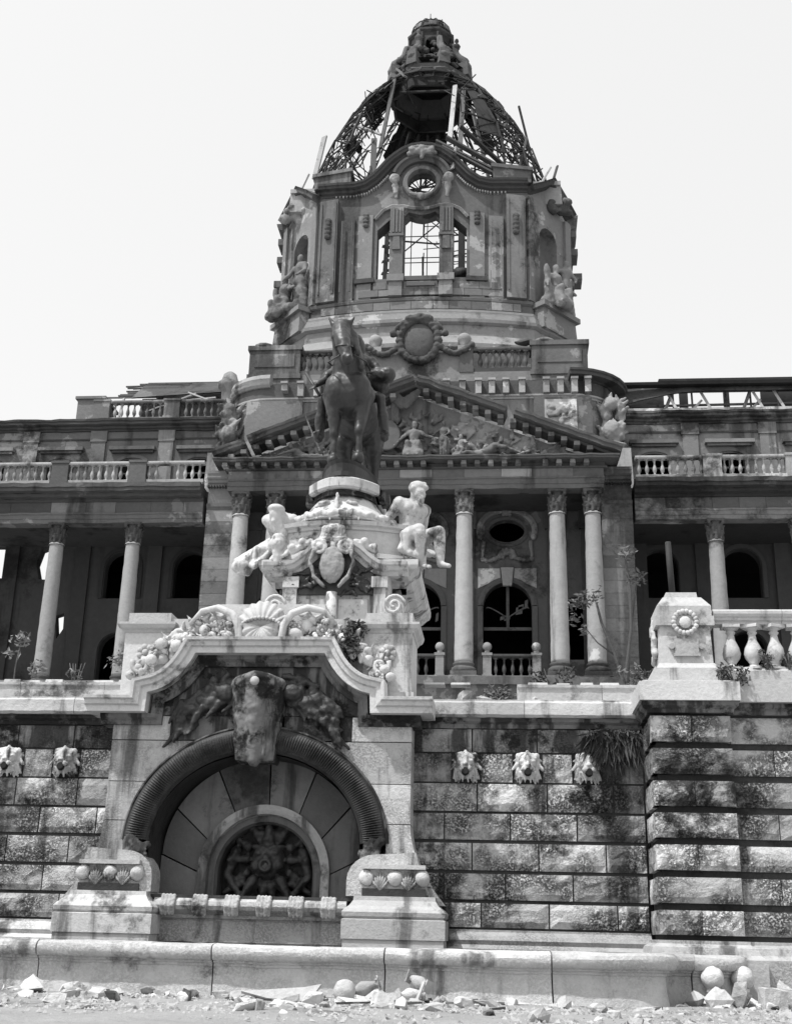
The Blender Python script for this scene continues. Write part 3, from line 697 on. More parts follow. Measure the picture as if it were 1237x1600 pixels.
c = MB(); c.box(-1.35, 1.05, YP-.05, 26.6, 7.0, 8.04, .0, .0); c.build('crest_block', 'pale_stone', ft)
# scallop shells
def scallop(name, cx, y, z, w_, h_, ribs, up=True, m='pale_stone'):
    b = MB(); vs = []; fs = []; NR = 10; NTH = ribs*4
    for j in range(NR+1):
        r = j/NR
        for i in range(NTH+1):
            t = R(-8)+(PI+R(16))*i/NTH; fl = .5+.5*math.cos(2*PI*i/4.0); rr = r*(1+.05*fl*r)
            bulge = .30*math.sin(PI*min(1, r*.9+.1))*.8+.08*fl*r
            vs.append((cx+w_*rr*math.cos(t), y-bulge*h_*1.1, z+(1 if up else -1)*h_*rr*math.sin(t)))
    for j in range(NR):
        for i in range(NTH): a = j*(NTH+1)+i; fs.append((a, a+1, a+NTH+2, a+NTH+1))
    b.add(vs, fs, True); o = b.build(name, m, ft)
    md = o.data; fix_normals(md); return o
XS = CXF-.12
scallop('scallop_shell', XS, YP-.22, 7.38, .58, .66, 11)
scallop('scallop_shell', XS+.01, YP-.42, 7.42, .40, .56, 10, False)
c = MB()
for k in range(14):
    t = R(20+140*k/13); c.ball((XS+.46*math.cos(t), YP-.42, 7.38+.26*math.sin(t)), (.05, .07, .05), 7, 5)
c.build('bead_row', 'pale_stone', ft)
FRU = {k: [fruit_mesh(k, 10*k+j, 'crest_stone') for j in range(2)] for k in range(5)}
# C-scrolls either side of the shells
for s in (-1, 1):
    c = MB(); pts = []
    for k in range(40):
        t = k/39; a = R(205-300*t) if t < .72 else R(-11-(t-.72)/.28*330); 
        if t < .72: pts.append((XS+s*(.98+.52*math.cos(a)), YP-.34, 7.42+.46*math.sin(a)))
    a_end = []
    for k in range(22):
        t = k/21; a = R(180+420*t); r = .17*(1-t*.8); a_end.append((XS+s*(.56+r*math.cos(a)), YP-.40, 6.98+r*math.sin(a)))
    line = [(XS+s*1.62, YP-.25, 7.52), (XS+s*1.35, YP-.3, 7.82), (XS+s*1.0, YP-.36, 7.88), (XS+s*.66, YP-.40, 7.74), (XS+s*.5, YP-.42, 7.48), (XS+s*.46, YP-.42, 7.2), (XS+s*.42, YP-.42, 7.0)]+[(p[0]-s*.0, p[1], p[2]) for p in a_end[1:]]
    c.tube(line, [.05, .07, .08, .085, .09, .09, .08]+[.08-.05*k/21 for k in range(21)], 8); c.build('scroll', 'pale_stone', ft)
    # fruit and flowers heaped along the swept cornice
    q = random.Random(21+s)
    FR = [(.78, 7.32, .17, .12), (.98, 7.5, .13, .15), (1.12, 7.25, .15, .13), (1.3, 7.42, .12, .14), (.86, 7.58, .1, .1), (1.48, 7.22, .14, .11), (1.1, 7.62, .11, .09), (1.62, 7.22, .14, .14), (1.78, 7.2, .12, .12),
          (2.0, 6.98, .2, .18), (2.22, 7.05, .14, .14), (1.86, 7.06, .14, .14), (2.2, 6.78, .13, .14), (2.38, 6.72, .14, .13), (2.32, 6.92, .11, .11), (2.55, 6.66, .13, .12), (2.7, 6.55, .11, .11), (2.45, 6.52, .13, .13), (2.82, 6.4, .1, .1), (2.62, 6.42, .1, .1), (.7, 7.5, .1, .12), (1.4, 7.58, .1, .1), (1.2, 7.12, .09, .09), (.92, 7.14, .09, .08), (1.55, 7.36, .09, .1)]
    for (x, z, rx, rz) in FR:
        fk = q.choice((0, 0, 1, 2, 3, 4)); inst('carved_fruit' if fk < 3 else ('carved_flower' if fk == 3 else 'carved_leaf'), FRU[fk][q.randrange(2)], ft, (XS+s*(x+q.uniform(-.03, .03)), YP-.18-q.uniform(0, .14), z+q.uniform(-.03, .03)), (q.uniform(-.4, .4), q.uniform(-1, 1), q.uniform(-.5, .5)), (rx*1.12, .15, rz*1.12))
    P = []
    for k in range(60):
        t = k/59; x = .8+1.9*t; z = 7.6-1.1*t*t+q.uniform(-.2, .2); a = q.uniform(0, 6.28); P.append(('c', (s*x, -.05, z), (s*(x+.18*math.cos(a)), -.2, z+.18*math.sin(a)), .065, .02))
    P += [('c', (s*2.62, -.05, 6.45), (s*2.66, -.1, 6.05), .08, .04), ('c', (s*2.7, -.05, 6.4), (s*2.78, -.08, 6.0), .06, .03), ('c', (s*2.55, -.05, 6.35), (s*2.52, -.1, 6.0), .06, .03)]
    me = sculpt(P, .025, 'pale_stone', 'leaves', 1); inst('carved_leaves', me, ft, (XS, YP-.08, 0))
    c = MB(); ln = []
    for k in range(24):
        t = k/23; a = R(150+430*t); r = .2*(1-.75*t); ln.append((XS+s*(2.62-r*math.cos(a)), YP-.3, 6.62+r*math.sin(a)))
    c.tube(ln, [.06-.035*k/23 for k in range(24)], 7); c.build('scroll', 'pale_stone', ft)
# ------------------------------------------------------------------ monument pedestal
PX = -.38
mp = thing('monument_pedestal', 'tall carved white pedestal carrying the bronze horseman', 'pedestal', (PX, 39.5, 6.0))
def plan(hw, yf, yb, bul, n=12):
    front = [(PX-hw+2*hw*i/n, yf-bul*(1-((2*i/n)-1)**2)) for i in range(n+1)]
    return [(PX-hw, yb)]+front+[(PX+hw, yb)]
def tier(name, m, path, prof, z):
    b = MB(); b.sweep(path, prof, 'xy', z)
    k = max(p[1] for p in prof); b2 = [(p[0], p[1], z+k-.004) for p in path]; b.add(b2, [tuple(range(len(b2)))]); return b.build(name, m, mp)
YB = 43.2
tier('shaft', 'marble', plan(1.72, 36.75, YB, .0), [(-1, 0), (0, 0), (0, 6.2), (-1, 6.2)], 6.0)
for s in (-1, 1):
    b = MB(); b.box(PX+s*1.42-.19, PX+s*1.42+.19, 36.55, 36.8, 6.0, 11.55); b.box(PX+s*1.42-.26, PX+s*1.42+.26, 36.47, 36.8, 11.55, 11.9); b.build('pilaster', 'marble', mp)
b = MB(); b.plate([(PX-1.2, 11.35), (PX+1.2, 11.35), (PX+1.2, 12.2)]+[(PX+1.0-2.0*i/12, 12.25+.55*math.sin(PI*i/12)) for i in range(13)]+[(PX-1.2, 12.2)], (), 36.62, 36.9); b.build('relief_panel', 'bronze', mp)
q = random.Random(3); P = []
for k in range(46):
    s = -1 if k % 2 else 1; x = s*q.uniform(.3, 1.15); z = q.uniform(11.4, 12.35-.2*abs(x)); a = q.uniform(0, 6.28); P.append(('c', (x, -.02, z), (x+.25*math.cos(a), -.12, z+.22*math.sin(a)), .07, .04))
inst('relief_trophies', sculpt(P, .03, 'bronze', 'trophies', 1), mp, (PX, 36.62, 0))
for (a, c) in ((-.95, -.3), (.1, 1.05)):
    b = MB(); b.box(PX+a, PX+c, 36.66, 36.85, 9.5, 11.2); b.build('panel', 'marble', mp)
b = MB(); b.tube([(PX-.1, 36.6, 9.5), (PX-.1, 36.55, 11.4)], [.24, .17], 8); b.build('obelisk', 'marble', mp)
# swan-neck front cornice
cw = [(-2.3, 12.10), (-1.55, 12.10), (-1.3, 12.17), (-1.0, 12.38), (-.7, 12.66), (-.42, 12.86), (-.25, 12.9)]
cp = [(PX+p[0], p[1]) for p in cw]+[(PX-p[0], p[1]) for p in cw[::-1]]
b = MB(); b.sweep(cp, [(-.6, -.16), (.12, -.16), (.16, -.05), (.3, .0), (.34, .1), (.42, .14), (.44, .24), (-.6, .25)], 'xz', 36.7); b.build('swan_cornice', 'marble', mp)
tier('cornice', 'marble', plan(2.55, 36.95, YB+.5, .0), [(-1.4, -.5), (-.62, -.5), (-.5, -.3), (-.25, -.2), (-.1, -.05), (0, 0), (.05, .12), (.05, .3), (-1.4, .34)], 12.3)
for s in (-1, 1):
    for j, y in enumerate((36.9, 38.5)):
        b = MB(); c = (PX+s*2.2, y, 10.95); b.tube([(c[0]-.3*s, y+.25, c[2]), (c[0]-.3*s, y-.45, c[2])], .36, 12); b.box(min(c[0]-.75*s, c[0]), max(c[0]-.75*s, c[0]), y-.4, y+.3, 9.8, 10.75)
        ln = [(c[0]-.3*s+.36*(1-t/30)*math.cos(t*.42), y-.47, c[2]+.36*(1-t/30)*math.sin(t*.42)) for t in range(28)]; b.tube(ln, .05, 6); b.build('volute', 'marble', mp)
for s in (-1, 1):
    b = MB(); b.box(PX+s*1.86-.13, PX+s*1.86+.13, 37.6, YB, 6, 11.78); b.build('side_panel', 'stain_shade_stone', mp)  # dark colour puts shade on the flanks of the pedestal
tier('attic_block', 'marble', plan(2.02, 37.25, YB, .5), [(-1, 0), (.12, 0), (.1, .16), (0, .2), (0, .95), (-1, .95)], 12.62)
tier('upper_cornice', 'marble', plan(2.05, 37.25, YB, .55), [(-1, 0), (.02, 0), (.05, .08), (.16, .13), (.2, .26), (-1, .30)], 13.56)
b = MB(); q = random.Random(8)
bell = [(1.92, 13.85), (1.86, 14.0), (1.62, 14.22), (1.32, 14.52), (1.12, 14.8), (1.02, 14.95)]
b.lathe([(r, z) for r, z in bell], 28, (PX, 38.4, 0), True, 0, 2*PI, 1.1); b.box(PX-1.4, PX+1.4, 38.4, YB-.4, 13.8, 14.9, .4, 0); b.build('bell', 'marble', mp)
P = []
for k in range(40):
    a = R(180+180*k/39); x, y = 1.82*math.cos(a), 2.0*math.sin(a); z = 14.02+.05*math.sin(k*1.7); P.append(('e', (x, y, z), (.15, .13, .12)))
    if k % 3 == 0: P.append(('c', (x, y, z), (x*1.06, y*1.04, z-.22), .07, .03))
inst('garland', sculpt(P, .035, 'marble', 'garland', 1), mp, (PX, 38.4, 0))
P = [('c', (0, -.1, .75), (0, -.28, .0), .05, .16), ('c', (0, -.28, .05), (-.28, -.32, -.12), .1, .05), ('c', (0, -.28, .05), (.28, -.32, -.12), .1, .05)]
for s in (-1, 1): P += [('c', (s*.35, 0, .45), (s*.75, .2, .38), .1, .05), ('e', (s*.5, 0, .42), (.16, .14, .07))]
inst('plume', sculpt(P, .03, 'marble', 'plume', 2), mp, (PX-.1, 37.05, 14.15))
tier('neck', 'stain_shade_stone', plan(1.0, 37.9, YB-.6, .8, 16), [(-1, 0), (.06, 0), (.02, .12), (.05, .2), (-1, .2)], 14.92)  # shade beneath the slab, put in as a dark stone colour
tier('top_slab', 'marble', plan(1.12, 37.75, YB-.5, .82, 16), [(-1, 0), (.0, 0), (.07, .06), (.07, .34), (0, .4), (-1, .40)], 15.1)
for s in (-1, 1):
    for k in range(3):
        b = MB(); b.box(PX+s*(1.05+.13*k)-.14, PX+s*(1.05+.13*k)+.14, 37.85+.4*k, 38.3+.4*k, 15.1, 15.52-.03*k); b.build('slab_step', 'stain_shade_stone', mp)
# crowned cartouche on the front
P = [('e', (0, -.1, 0), (.42, .16, .62))]
for s in (-1, 1):
    pts = [(s*.36, -.12, .55), (s*.62, -.16, .42), (s*.7, -.18, .05), (s*.55, -.16, -.4), (s*.25, -.12, -.7)]
    for a, c in zip(pts[:-1], pts[1:]): P.append(('c', a, c, .07, .06))
inst('shield', sculpt(P, .03, 'inner_stone', 'shield', 1), mp, (PX-.1, 36.42, 12.25))
P = [('b', (-.52, .52, -.15, .2, .0, .14))]
for s in (-1, 1): P += [('c', (s*(.42+.2*math.cos(t)), -.16, -.16+.2*math.sin(t)), (s*(.42+.2*math.cos(t+.6)), -.16, -.16+.2*math.sin(t+.6)), .075, .075) for t in [.6*k for k in range(10)]]+[('e', (s*.42, -.2, -.16), (.09, .1, .09)), ('c', (s*.5, 0, -.05), (s*.9, 0, -.05), .12, .09), ('c', (s*.75, 0, 0), (s*1.35, .05, -.28), .14, .1), ('e', (s*1.0, -.05, .02), (.15, .13, .13)), ('e', (s*1.3, -.02, -.15), (.13, .12, .12))]
for k in range(9): P.append(('c', (.1*k-.4, -.05, .14), (.075*k-.3, -.05, .52), .075, .07))
P += [('e', (0, -.02, .45), (.36, .2, .2)), ('c', (0, -.05, .1), (0, -.1, -.6), .12, .08)]
inst('crown', sculpt(P, .03, 'marble', 'crown', 2), mp, (PX-.1, 36.45, 13.02))

# ------------------------------------------------------------------ captives
def V3(*a): return a
cap_r = dict(pelvis=(0, 0, 0), chest=(.02, -.06, .38), neck=(.01, -.10, .50), head=(.03, -.19, .585), shl=(.21, -.05, .44), shr=(-.19, -.07, .46), ell=(.29, .14, .20), elr=(-.28, .14, .22), wrl=(.06, .24, .04), wrr=(-.06, .25, .05),
             hil=(.1, -.04, -.02), hir=(-.1, -.04, -.02), knl=(.20, -.46, .02), knr=(-.10, -.48, -.06), anl=(.24, -.44, -.42), anr=(.02, -.36, -.46), tol=(.27, -.60, -.48), tor=(.03, -.52, -.52), face=(.15, -1, -.35))
turban = [('e', (.03, -.16, .70), (.118, .125, .10)), ('c', (-.07, -.22, .66), (.12, -.23, .70), .042, .042), ('c', (-.06, -.2, .72), (.12, -.19, .76), .04, .04), ('e', (.03, -.19, .60), (.10, .115, .11)), ('e', (.03, -.27, .50), (.05, .05, .07)), ('c', (.02, -.1, .5), (.03, -.17, .6), .08, .08)]
drape_r = [('c', (-.16, -.1, -.02), (-.1, -.45, -.02), .11, .1), ('c', (.05, -.2, .02), (-.2, -.3, -.1), .1, .07), ('c', (-.2, -.3, -.06), (-.22, -.34, -.3), .09, .05), ('c', (.16, -.1, -.02), (.05, .1, -.08), .12, .12)]
me = sculpt(human(cap_r, True, turban+drape_r+folds((-.02, -.12, .02), (-.16, -.34, -.34), 6, .3, .035, 1)+folds((.1, -.02, .06), (.14, -.3, -.28), 5, .25, .035, 2)+[('c', (-.17, -.04, .5), (.2, -.03, .47), .08, .08), ('c', (-.08, -.14, .4), (.12, -.14, .38), .09, .09)], 1.25), .014, 'marble', 'captive', 2, rough=.35)
o = inst('captive_statue', me, None, (PX+2.18, 38.0, 13.62), (0, 0, R(34)), (2.5, 2.5, 2.45)); tag(o, 'white marble bound captive with turban seated at right of pedestal', 'statue', None)
cap_l = dict(pelvis=(0, .05, 0), chest=(.06, -.18, .30), neck=(.09, -.31, .38), head=(.12, -.42, .36), shl=(.27, -.18, .33), shr=(-.14, -.26, .36), ell=(.33, .06, .20), elr=(-.22, .02, .24), wrl=(.12, .24, .12), wrr=(-.04, .26, .18),
             hil=(.1, 0, -.02), hir=(-.1, 0, -.02), knl=(.2, -.44, -.02), knr=(-.18, -.42, -.16), anl=(.2, -.4, -.46), anr=(-.27, -.5, -.5), tol=(.2, -.56, -.5), tor=(-.32, -.64, -.53), face=(.2, -.6, -.9))
me = sculpt(human(cap_l, True, [('c', (-.1, .1, .05), (.2, -.1, .0), .14, .12), ('c', (-.12, -.1, -.05), (-.28, -.5, -.36), .13, .08), ('e', (.12, -.4, .45), (.13, .14, .08)), ('c', (0, -.05, .2), (.08, -.28, .34), .18, .15), ('c', (-.2, -.2, -.1), (-.36, -.62, -.42), .12, .1), ('c', (.0, -.2, -.05), (.2, -.42, -.1), .14, .12), ('c', (.2, -.3, .1), (.12, -.42, .35), .08, .09)]+folds((-.1, -.05, .1), (-.3, -.5, -.36), 7, .34, .04, 3)+folds((.1, -.05, .1), (.22, -.4, -.3), 5, .25, .035, 4), 1.25), .014, 'marble', 'captive', 2, rough=.35)
o = inst('captive_statue', me, None, (PX-1.98, 37.9, 13.35), (0, 0, R(-26)), (2.2, 2.2, 2.25)); tag(o, 'white marble captive bent forward seated at left of pedestal', 'statue', None)

# ------------------------------------------------------------------ bronze horseman
eq = thing('equestrian_statue', 'dark bronze rider with baton on a standing horse', 'statue', (PX, 39.5, 15.5))
b = MB(); n = 28
b.lathe([(1.02, 0), (1.02, .16), (.93, .2), (.95, .52), (.99, .62)], n, (PX, 39.6, 15.5), False, 0, 2*PI, 2.72); b.build('bronze_plinth', 'bronze', eq)
HP = [('e', (0, .55, 1.13), (.36, .75, .35)), ('e', (0, -.06, 1.12), (.33, .34, .37)), ('e', (-.14, -.22, 1.12), (.2, .18, .25)), ('e', (.14, -.22, 1.12), (.2, .18, .25)), ('e', (0, 1.15, 1.18), (.36, .42, .38)),
      ('c', (0, -.05, 1.22), (-.03, -.18, 1.58), .29, .22), ('c', (-.03, -.18, 1.58), (-.09, -.32, 1.9), .22, .165), ('c', (-.09, -.32, 1.9), (-.1, -.42, 1.96), .16, .14),
      ('c', (-.1, -.46, 1.9), (-.03, -.66, 1.6), .14, .11), ('c', (-.03, -.66, 1.6), (.05, -.72, 1.34), .105, .078), ('e', (.05, -.73, 1.32), (.088, .08, .075)),
      ('e', (-.08, -.46, 1.74), (.15, .17, .17)),
      ('c', (.0, .0, 1.5), (.02, -.22, 1.86), .15, .12), ('c', (.02, -.22, 1.86), (-.04, -.42, 2.02), .12, .08), ('c', (-.05, -.44, 2.02), (-.1, -.6, 1.86), .07, .035),
      ('c', (.04, -.3, 1.9), (.14, -.4, 1.6), .09, .06), ('c', (.08, -.2, 1.75), (.2, -.32, 1.4), .09, .05), ('c', (.1, -.2, 1.6), (.22, -.22, 1.3), .09, .05)]
for s in (-1, 1):
    HP += [('c', (-.1+s*.1, -.42, 1.98), (-.1+s*.19, -.44, 2.14), .05, .014), ('e', (-.07+s*.12, -.58, 1.74), (.035, .045, .035)), ('e', (.05+s*.045, -.80, 1.34), (.026, .02, .026)), ('c', (-.08+s*.08, -.6, 1.8), (.02+s*.055, -.76, 1.5), .03, .02)]
    fx = s*.185; f = -.04 if s > 0 else .04
    HP += [('c', (s*.22, -.1, 1.08), (s*.2, -.12, .82), .17, .12), ('c', (s*.2, -.12, .82), (fx, -.15+f, .53), .115, .075), ('e', (fx, -.16+f, .5), (.075, .075, .09)), ('c', (fx, -.15+f, .46), (fx, -.13+f, .17), .052, .047),
           ('e', (fx, -.13+f, .155), (.062, .065, .06)), ('c', (fx, -.13+f, .14), (fx, -.17+f, .065), .052, .06), ('c', (fx, -.175+f, .10), (fx, -.185+f, .085), .078, .092)]
    hx = s*.2; g = .12 if s > 0 else -.05
    HP += [('c', (s*.2, 1.15, 1.1), (s*.22, 1.0+g, .82), .25, .16), ('c', (s*.22, 1.0+g, .82), (hx, 1.36+g, .52), .15, .075), ('e', (hx, 1.38+g, .5), (.07, .085, .08)), ('c', (hx, 1.37+g, .48), (hx, 1.3+g, .16), .056, .048), ('e', (hx, 1.29+g, .15), (.06, .06, .06)), ('c', (hx, 1.27+g, .12), (hx, 1.22+g, .05), .055, .065), ('c', (hx, 1.22+g, .10), (hx, 1.2+g, .085), .08, .09)]
HP += [('c', (0, 1.52, 1.3), (.05, 1.7, 1.05), .09, .11), ('c', (.05, 1.7, 1.05), (.1, 1.72, .5), .12, .09), ('c', (.1, 1.72, .5), (.12, 1.68, .12), .09, .03)]
HS = 2.58; HM = Matrix.Translation((PX+.03, 38.02, 16.13)) @ Matrix.Diagonal((HS*.92, HS, HS*.96, 1))
me = sculpt(HP, .045, 'bronze', 'horse', 2, HM, rough=.45); inst('horse', me, eq)
rid = dict(pelvis=(.02, .46, 1.42), chest=(.04, .42, 1.84), neck=(.03, .40, 2.0), head=(.03, .36, 2.13), shl=(.25, .40, 1.86), shr=(-.18, .36, 1.86), ell=(.46, .34, 1.60), elr=(-.36, .18, 1.50), wrl=(.34, .08, 1.52), wrr=(-.50, -.05, 1.28),
           hil=(.16, .44, 1.36), hir=(-.16, .44, 1.36), knl=(.44, .12, 1.14), knr=(-.43, .12, 1.14), anl=(.50, .26, .66), anr=(-.47, .26, .66), tol=(.55, .04, .58), tor=(-.51, .04, .58), face=(-.1, -1, 0))
dr = [('c', (.34, .40, 1.62), (.52, .30, 1.60), .13, .12), ('c', (.1, .5, 1.72), (.40, .46, 1.5), .17, .13), ('c', (-.1, .5, 1.3), (.1, .6, 1.3), .2, .22), ('c', (-.2, .35, 1.75), (-.38, .16, 1.5), .09, .085), ('e', (.03, .42, 2.1), (.12, .12, .16)),
      ('c', (.47, .2, .9), (.5, .26, .64), .085, .07), ('c', (-.46, .2, .9), (-.47, .26, .64), .085, .07), ('c', (.5, .1, .56), (.5, .2, .56), .06, .06), ('c', (-.47, .1, .56), (-.47, .2, .56), .06, .06)]
me = sculpt(human(rid, True, dr, 1.12), .042, 'bronze', 'rider', 1, HM, rough=.5); inst('rider', me, eq)
b = MB(); p = HM @ Vector((-.66, -.06, 1.46)); q_ = HM @ Vector((-.42, -.16, 1.06)); b.tube([p, q_], [.05, .06], 8); b.build('baton', 'bronze', eq)
b = MB()
for s in (-1, 1): b.tube([HM @ Vector((.04+s*.1, -.7, 1.4)), HM @ Vector((s*.28, -.4, 1.45)), HM @ Vector((s*.26, -.1, 1.55)), HM @ Vector((.3, .1, 1.52))], .025, 5)
b.tube([HM @ Vector((-.01+.125*math.cos(t), -.67+.11*math.sin(t), 1.54+.03*math.sin(t))) for t in [k*.524 for k in range(13)]], .025, 5)
b.build('reins', 'bronze', eq)
# ------------------------------------------------------------------ palace: shared pieces
def capital_mesh(r, h, m):
    P = [('c', (0, 0, 0), (0, 0, h*.85), r*.86, r*.98)]
    for row, (z, L, n, off) in enumerate(((.02, .42, 8, 0), (.28, .45, 8, .39))):
        for k in range(n):
            t = 2*PI*k/n+off; c, s_ = math.cos(t), math.sin(t); rr = r*(.92+.04*row)
            P += [('c', (rr*c, rr*s_, z*h), (rr*1.1*c, rr*1.1*s_, (z+L*.8)*h), r*.26, r*.2), ('e', (rr*1.28*c, rr*1.28*s_, (z+L*.85)*h), (r*.17, r*.17, r*.12))]
    for k in range(4):
        t = PI/4+PI/2*k; c, s_ = math.cos(t), math.sin(t); P += [('c', (r*.9*c, r*.9*s_, .6*h), (r*1.4*c, r*1.4*s_, .84*h), r*.16, r*.2), ('e', (r*1.42*c, r*1.42*s_, .78*h), (r*.22, r*.22, r*.2))]
        t2 = PI/2*k; P.append(('e', (r*1.15*math.cos(t2), r*1.15*math.sin(t2), .9*h), (r*.2, r*.2, r*.15)))
    P.append(('b', (-r*1.22, r*1.22, -r*1.22, r*1.22, h*.88, h)))
    return sculpt(P, r*.085, m, 'capital', 1)
def shaft_mesh(r, h, m):
    b = MB(); prf = []
    for t in range(49):
        k = t/48; g = .985 if t in (11, 23, 36) else 1.0; prf.append((r*(1.03-.17*k**1.6)*g, h*k-(.2*h/48 if t in (12, 24, 37) else 0)))
    b.lathe(prf, 24); b.erode(.02, 1.7); b.lathe([(r*1.0, h-.12), (r*.98, h-.06), (r*.9, h)], 20, cap=False)
    return b.mesh(m, 'shaft')
def base_mesh(r, m):
    b = MB(); b.lathe([(r*1.35, 0), (r*1.35, .1), (r*1.38, .18), (r*1.3, .28), (r*1.12, .33), (r*1.1, .4), (r*1.2, .46), (r*1.18, .54), (r*1.04, .6)], 22); b.box(-r*1.42, r*1.42, -r*1.42, r*1.42, -.3, .0)
    return b.mesh(m, 'column_base')
SH1, CA1, BA1 = shaft_mesh(.54, 9.35, 'column_stone'), capital_mesh(.47, 1.42, 'palace_dark'), base_mesh(.54, 'palace_dark')
SH2, CA2, BA2 = shaft_mesh(.50, 8.55, 'column_stone'), capital_mesh(.44, 1.30, 'palace_dark'), base_mesh(.5, 'palace_dark')
def column(parent, x, y, z, sh, ca, ba, h):
    c = inst('column', sh, parent, (x, y, z+.58)); local_inst('capital', ca, c, (0, 0, h)); local_inst('base', ba, c, (0, 0, -.58)); return c
BALS = {}
def balustrade(parent, x0, x1, y, z0, z1, posts, m='palace_pale', sp=.42, k=.85, miss=(), postm=None):
    """base, rail, pedestals and single balusters between x0 and x1"""
    h = z1-z0; b = MB(); b.box(x0, x1, y-.22, y+.22, z0, z0+.16*h); o = b.build('balustrade', m, parent)
    b = MB(); b.mould(x0, x1, y, z1-.13*h, [(-.2, 0), (.18, 0), (.24, .05*h), (.24, .11*h), (.2, .13*h), (-.2, .13*h)]); b.build('rail', m, o)
    for (a, c) in posts:
        b = MB(); b.box(a, c, y-.27, y+.27, z0-.02, z1-.08); b.box(a-.06, c+.06, y-.33, y+.33, z1-.1, z1+.06); b.box(a-.04, c+.04, y-.31, y+.31, z0-.02, z0+.2*h); b.build('post', postm or m, o)
    key = (round(h, 2), k, m)
    if key not in BALS: BALS[key] = baluster_mesh(h*.71, m, k, 8)
    x = x0+sp/2
    while x < x1:
        if not any(a-.1 < x < c+.1 for a, c in posts) and not any(a < x < c for a, c in miss):
            inst('baluster', BALS[key], o, (x, y, z0+.16*h), (0, 0, x))
        x += sp
    return o
def dentils(b, x0, x1, y0, y1, z0, z1, wd, sp):
    x = x0
    while x+wd <= x1: b.box(x, x+wd, y0, y1, z0, z1, .02, 0); x += sp

# ------------------------------------------------------------------ portico block
XP = -.55
po = thing('palace_portico', 'war-damaged palace centre with columned portico and sculpted pediment', 'building', (XP, 71, 6))
b = MB(); b.box(XP-14, XP+14, 69.0, 73.8, 6.0, 14.9); b.box(XP-14, XP+14, 68.7, 73.8, 14.9, 15.35); b.build('ground_storey', 'palace_stone', po)
b = MB(); b.box(XP-11.6, XP+11.5, 69.2, 73.8, 15.35, 15.5); b.build('portico_floor', 'palace_stone', po)
for dx in (-10.88, -8.73, -3.07, 3.07, 8.73, 10.88):
    column(po, XP+dx, 70.0, 15.8, SH1, CA1, BA1, 9.35)
    b = MB(); b.box(XP+dx-.85, XP+dx+.85, 69.2, 70.85, 15.5, 15.52+.0); b.build('plinth_block', 'palace_pale', po)
# balconies between the columns
for (a, c) in ((-7.6, -4.2), (-1.9, 1.9), (4.2, 7.6)):
    balustrade(po, XP+a, XP+c, 70.2, 15.4, 16.95, [(XP+a, XP+a+.5), (XP+c-.5, XP+c)], 'plaster', .5, .8, postm='palace_pale')
    for e in (a+.25, c-.25):
        b = MB(); b.ball((XP+e, 70.2, 17.42), .28, 12, 8); b.tube([(XP+e, 70.2, 17.0), (XP+e, 70.2, 17.2)], .16, 8); b.build('stone_ball', 'palace_pale', po)
# corner piers beside the columns, coursed
for s, (a, c) in ((-1, (-13.25, -11.45)), (1, (11.45, 13.35))):
    n = 14; z = 15.35; hz = (26.3-15.35)/n
    for k in range(n):
        b = MB(); b.box(XP+a, XP+c, 70.55, 73.9, z+k*hz+.012, z+(k+1)*hz-.012); b.build('pier_stone', 'palace_stone', po)
    b = MB(); b.box(XP+a+.02, XP+c-.02, 70.57, 73.9, 15.35, 26.3); b.mould(XP+a, XP+c, 70.6, 26.3, [(-1, 0), (.02, 0), (.06, .1), (.16, .2), (.18, .4), (-1, .4)]); b.build('corner_pier', 'palace_stone', po)
    b = MB(); b.box(XP+a+.02, XP+c-.02, 70.6, 73.9, 26.7, 28.2); b.mould(XP+a, XP+c, 70.6, 27.9, corn(.6, .9, 1)); b.build('pier_entablature', 'palace_stone', po)
    b = MB(); dentils(b, XP+a, XP+c, 70.2, 70.6, 27.75, 27.9, .1, .18); b.build('dentils', 'palace_dark', po)
# entablature
YE = 69.55; x0, x1 = XP-11.75, XP+11.6
b = MB(); b.mould(x0, x1, YE, 27.2, [(-1.0, 0), (0, 0), (0, .28), (.05, .3), (.05, .6), (.12, .64), (.14, .74), (-1.0, .74)], 60); b.erode(.05, 1.3); b.build('architrave', 'palace_stone', po)
xa = x0
while xa < x1-.2:
    xb = min(xa+rnd.uniform(1.6, 2.6), x1)
    if x1-xb < .8: xb = x1
    b = MB(); b.box(xa+.01, xb-.01, YE-rnd.uniform(0, .02), YE+1, 27.945, 28.5); b.build('frieze_stone', 'palace_pale' if rnd.random() < .3 else 'palace_stone', po); xa = xb
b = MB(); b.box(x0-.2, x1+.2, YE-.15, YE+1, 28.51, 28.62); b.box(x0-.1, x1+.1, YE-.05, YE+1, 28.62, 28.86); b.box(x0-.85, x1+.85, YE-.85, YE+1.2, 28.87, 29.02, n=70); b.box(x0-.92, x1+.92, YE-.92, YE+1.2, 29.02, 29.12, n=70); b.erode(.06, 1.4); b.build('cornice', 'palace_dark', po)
xm = x0-.3
while xm < x1+.2:
    if not (3.2 < xm-XP < 4.6 and False) and rnd.random() > .08:
        b = MB(); b.box(xm, xm+.34, YE-.68, YE, 28.6, 28.855, .03, .0); b.build('modillion', 'palace_stone', po)
    xm += .83
b = MB(); b.box(x0, x1, YE+.6, 73.9, 27.22, 27.6); b.build('portico_ceiling', 'loggia', po)
